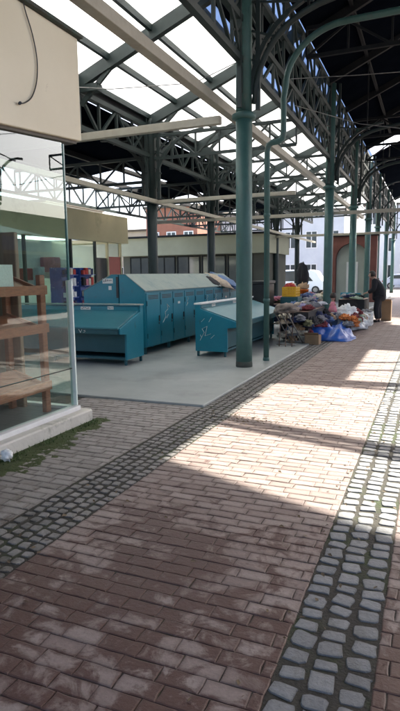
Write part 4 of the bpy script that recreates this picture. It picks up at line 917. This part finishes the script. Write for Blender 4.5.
# ------------------------------------------------------------------ vehicles
def car(x,y,L_,label,paint,van=False,rot=0):
    t = thing('parked_van' if van else 'parked_car',(x,y,0),label,'van' if van else 'car')
    h = 1.9 if van else 1.45; w = 1.75
    if van: prof = [(-.5,.3),(-.5,.9),(-.44,h-.1),(-.40,h),(.22,h),(.32,h-.12),(.42,1.05),(.5,.92),(.5,.3)]
    else: prof = [(-.5,.35),(-.5,.85),(-.42,.95),(-.28,h-.08),(-.18,h),(.12,h),(.2,h-.07),(.32,.95),(.48,.78),(.5,.35)]
    m = MB(); m.prism([(x+a*L_,z) for a,z in prof],'y',y,y+w); m.build('body', M[paint], t, .05)
    win = [(-.36,1.0),(-.26,h-.13),(.0,h-.08),(.0,1.0)], [(.02,1.0),(.02,h-.08),(.14,h-.12),(.28,1.0)]
    for wp in win: m = MB(); m.prism([(x+a*L_,z) for a,z in wp],'y',y-.012,y+.01); m.build('window', M['dark_glass'], t)
    for a in (-.32,.32):
        for yy in (y-.02,y+w-.16):
            m = MB(); pts = [(x+a*L_+.31*math.cos(k/16*2*PI), .31+.31*math.sin(k/16*2*PI)) for k in range(16)]; m.prism(pts,'y',yy,yy+.18); o = m.build('wheel', M['rubber'], t)
            m = MB(); pts = [(x+a*L_+.18*math.cos(k/16*2*PI), .31+.18*math.sin(k/16*2*PI)) for k in range(16)]; m.prism(pts,'y',yy-.008,yy-.001); m.build('rim', M['steel'], o)
    for a,mm in ((-.49,'red_cab'),(.485,'white_paint')): m = MB(); m.box((x+a*L_-.05,y-.006,.68),(x+a*L_+.05,y+.1,.82)); m.build('lamp', M[mm], t)
car(-2.4,58,4.3,'pale blue car parked across the far end of the street','car_paint')
car(-10.0,44,4.8,'white van parked beyond the goods tables','van_paint',True)
car(-13.5,42,4.2,'pale car parked beyond the olive kiosk','van_paint')

# ------------------------------------------------------------------ camera, light, world
cam = bpy.data.cameras.new('Camera'); co = bpy.data.objects.new('Camera', cam); COL.objects.link(co)
cam.sensor_width = 36; cam.sensor_height = 36; cam.sensor_fit = 'AUTO'; cam.lens = 550/711*36; cam.clip_end = 2000; cam.clip_start = .05
yaw, pit, roll = math.radians(22.741), math.radians(8.343), math.radians(.7)
co.matrix_world = Matrix.Translation((0,0,1.6)) @ Matrix.Rotation(yaw,4,'Z') @ Matrix.Rotation(PI/2-pit,4,'X') @ Matrix.Rotation(-roll,4,'Z')
S.camera = co
sun = bpy.data.lights.new('Sun','SUN'); sun.energy = 3.3; sun.angle = math.radians(.53); sun.color = (1,.94,.83)
so = bpy.data.objects.new('Sun', sun); COL.objects.link(so); so.location = (10,20,30)
so.rotation_euler = Vector((A_,B_,-1)).to_track_quat('-Z','Y').to_euler()
w = bpy.data.worlds.new('World'); S.world = w; w.use_nodes = True; nt = w.node_tree
sky = nt.nodes.new('ShaderNodeTexSky'); sky.sky_type = 'NISHITA'; sky.sun_disc = False
sky.sun_elevation = math.atan2(1, math.hypot(A_,B_)); sky.sun_rotation = math.atan2(.40,.75); sky.dust_density = 5.0; sky.ozone_density = 0; sky.air_density = .7
bg = nt.nodes['Background']; nt.links.new(sky.outputs[0], bg.inputs['Color']); bg.inputs['Strength'].default_value = .13
S.view_settings.view_transform = 'Standard'; S.view_settings.look = 'None'; S.view_settings.gamma = 1; S.view_settings.use_curve_mapping = False
S.view_settings.exposure = 2.48
S.cycles.use_denoising = True
S.cycles.max_bounces = 8; S.cycles.diffuse_bounces = 5; S.cycles.transparent_max_bounces = 16
S.cycles.sample_clamp_indirect = 8
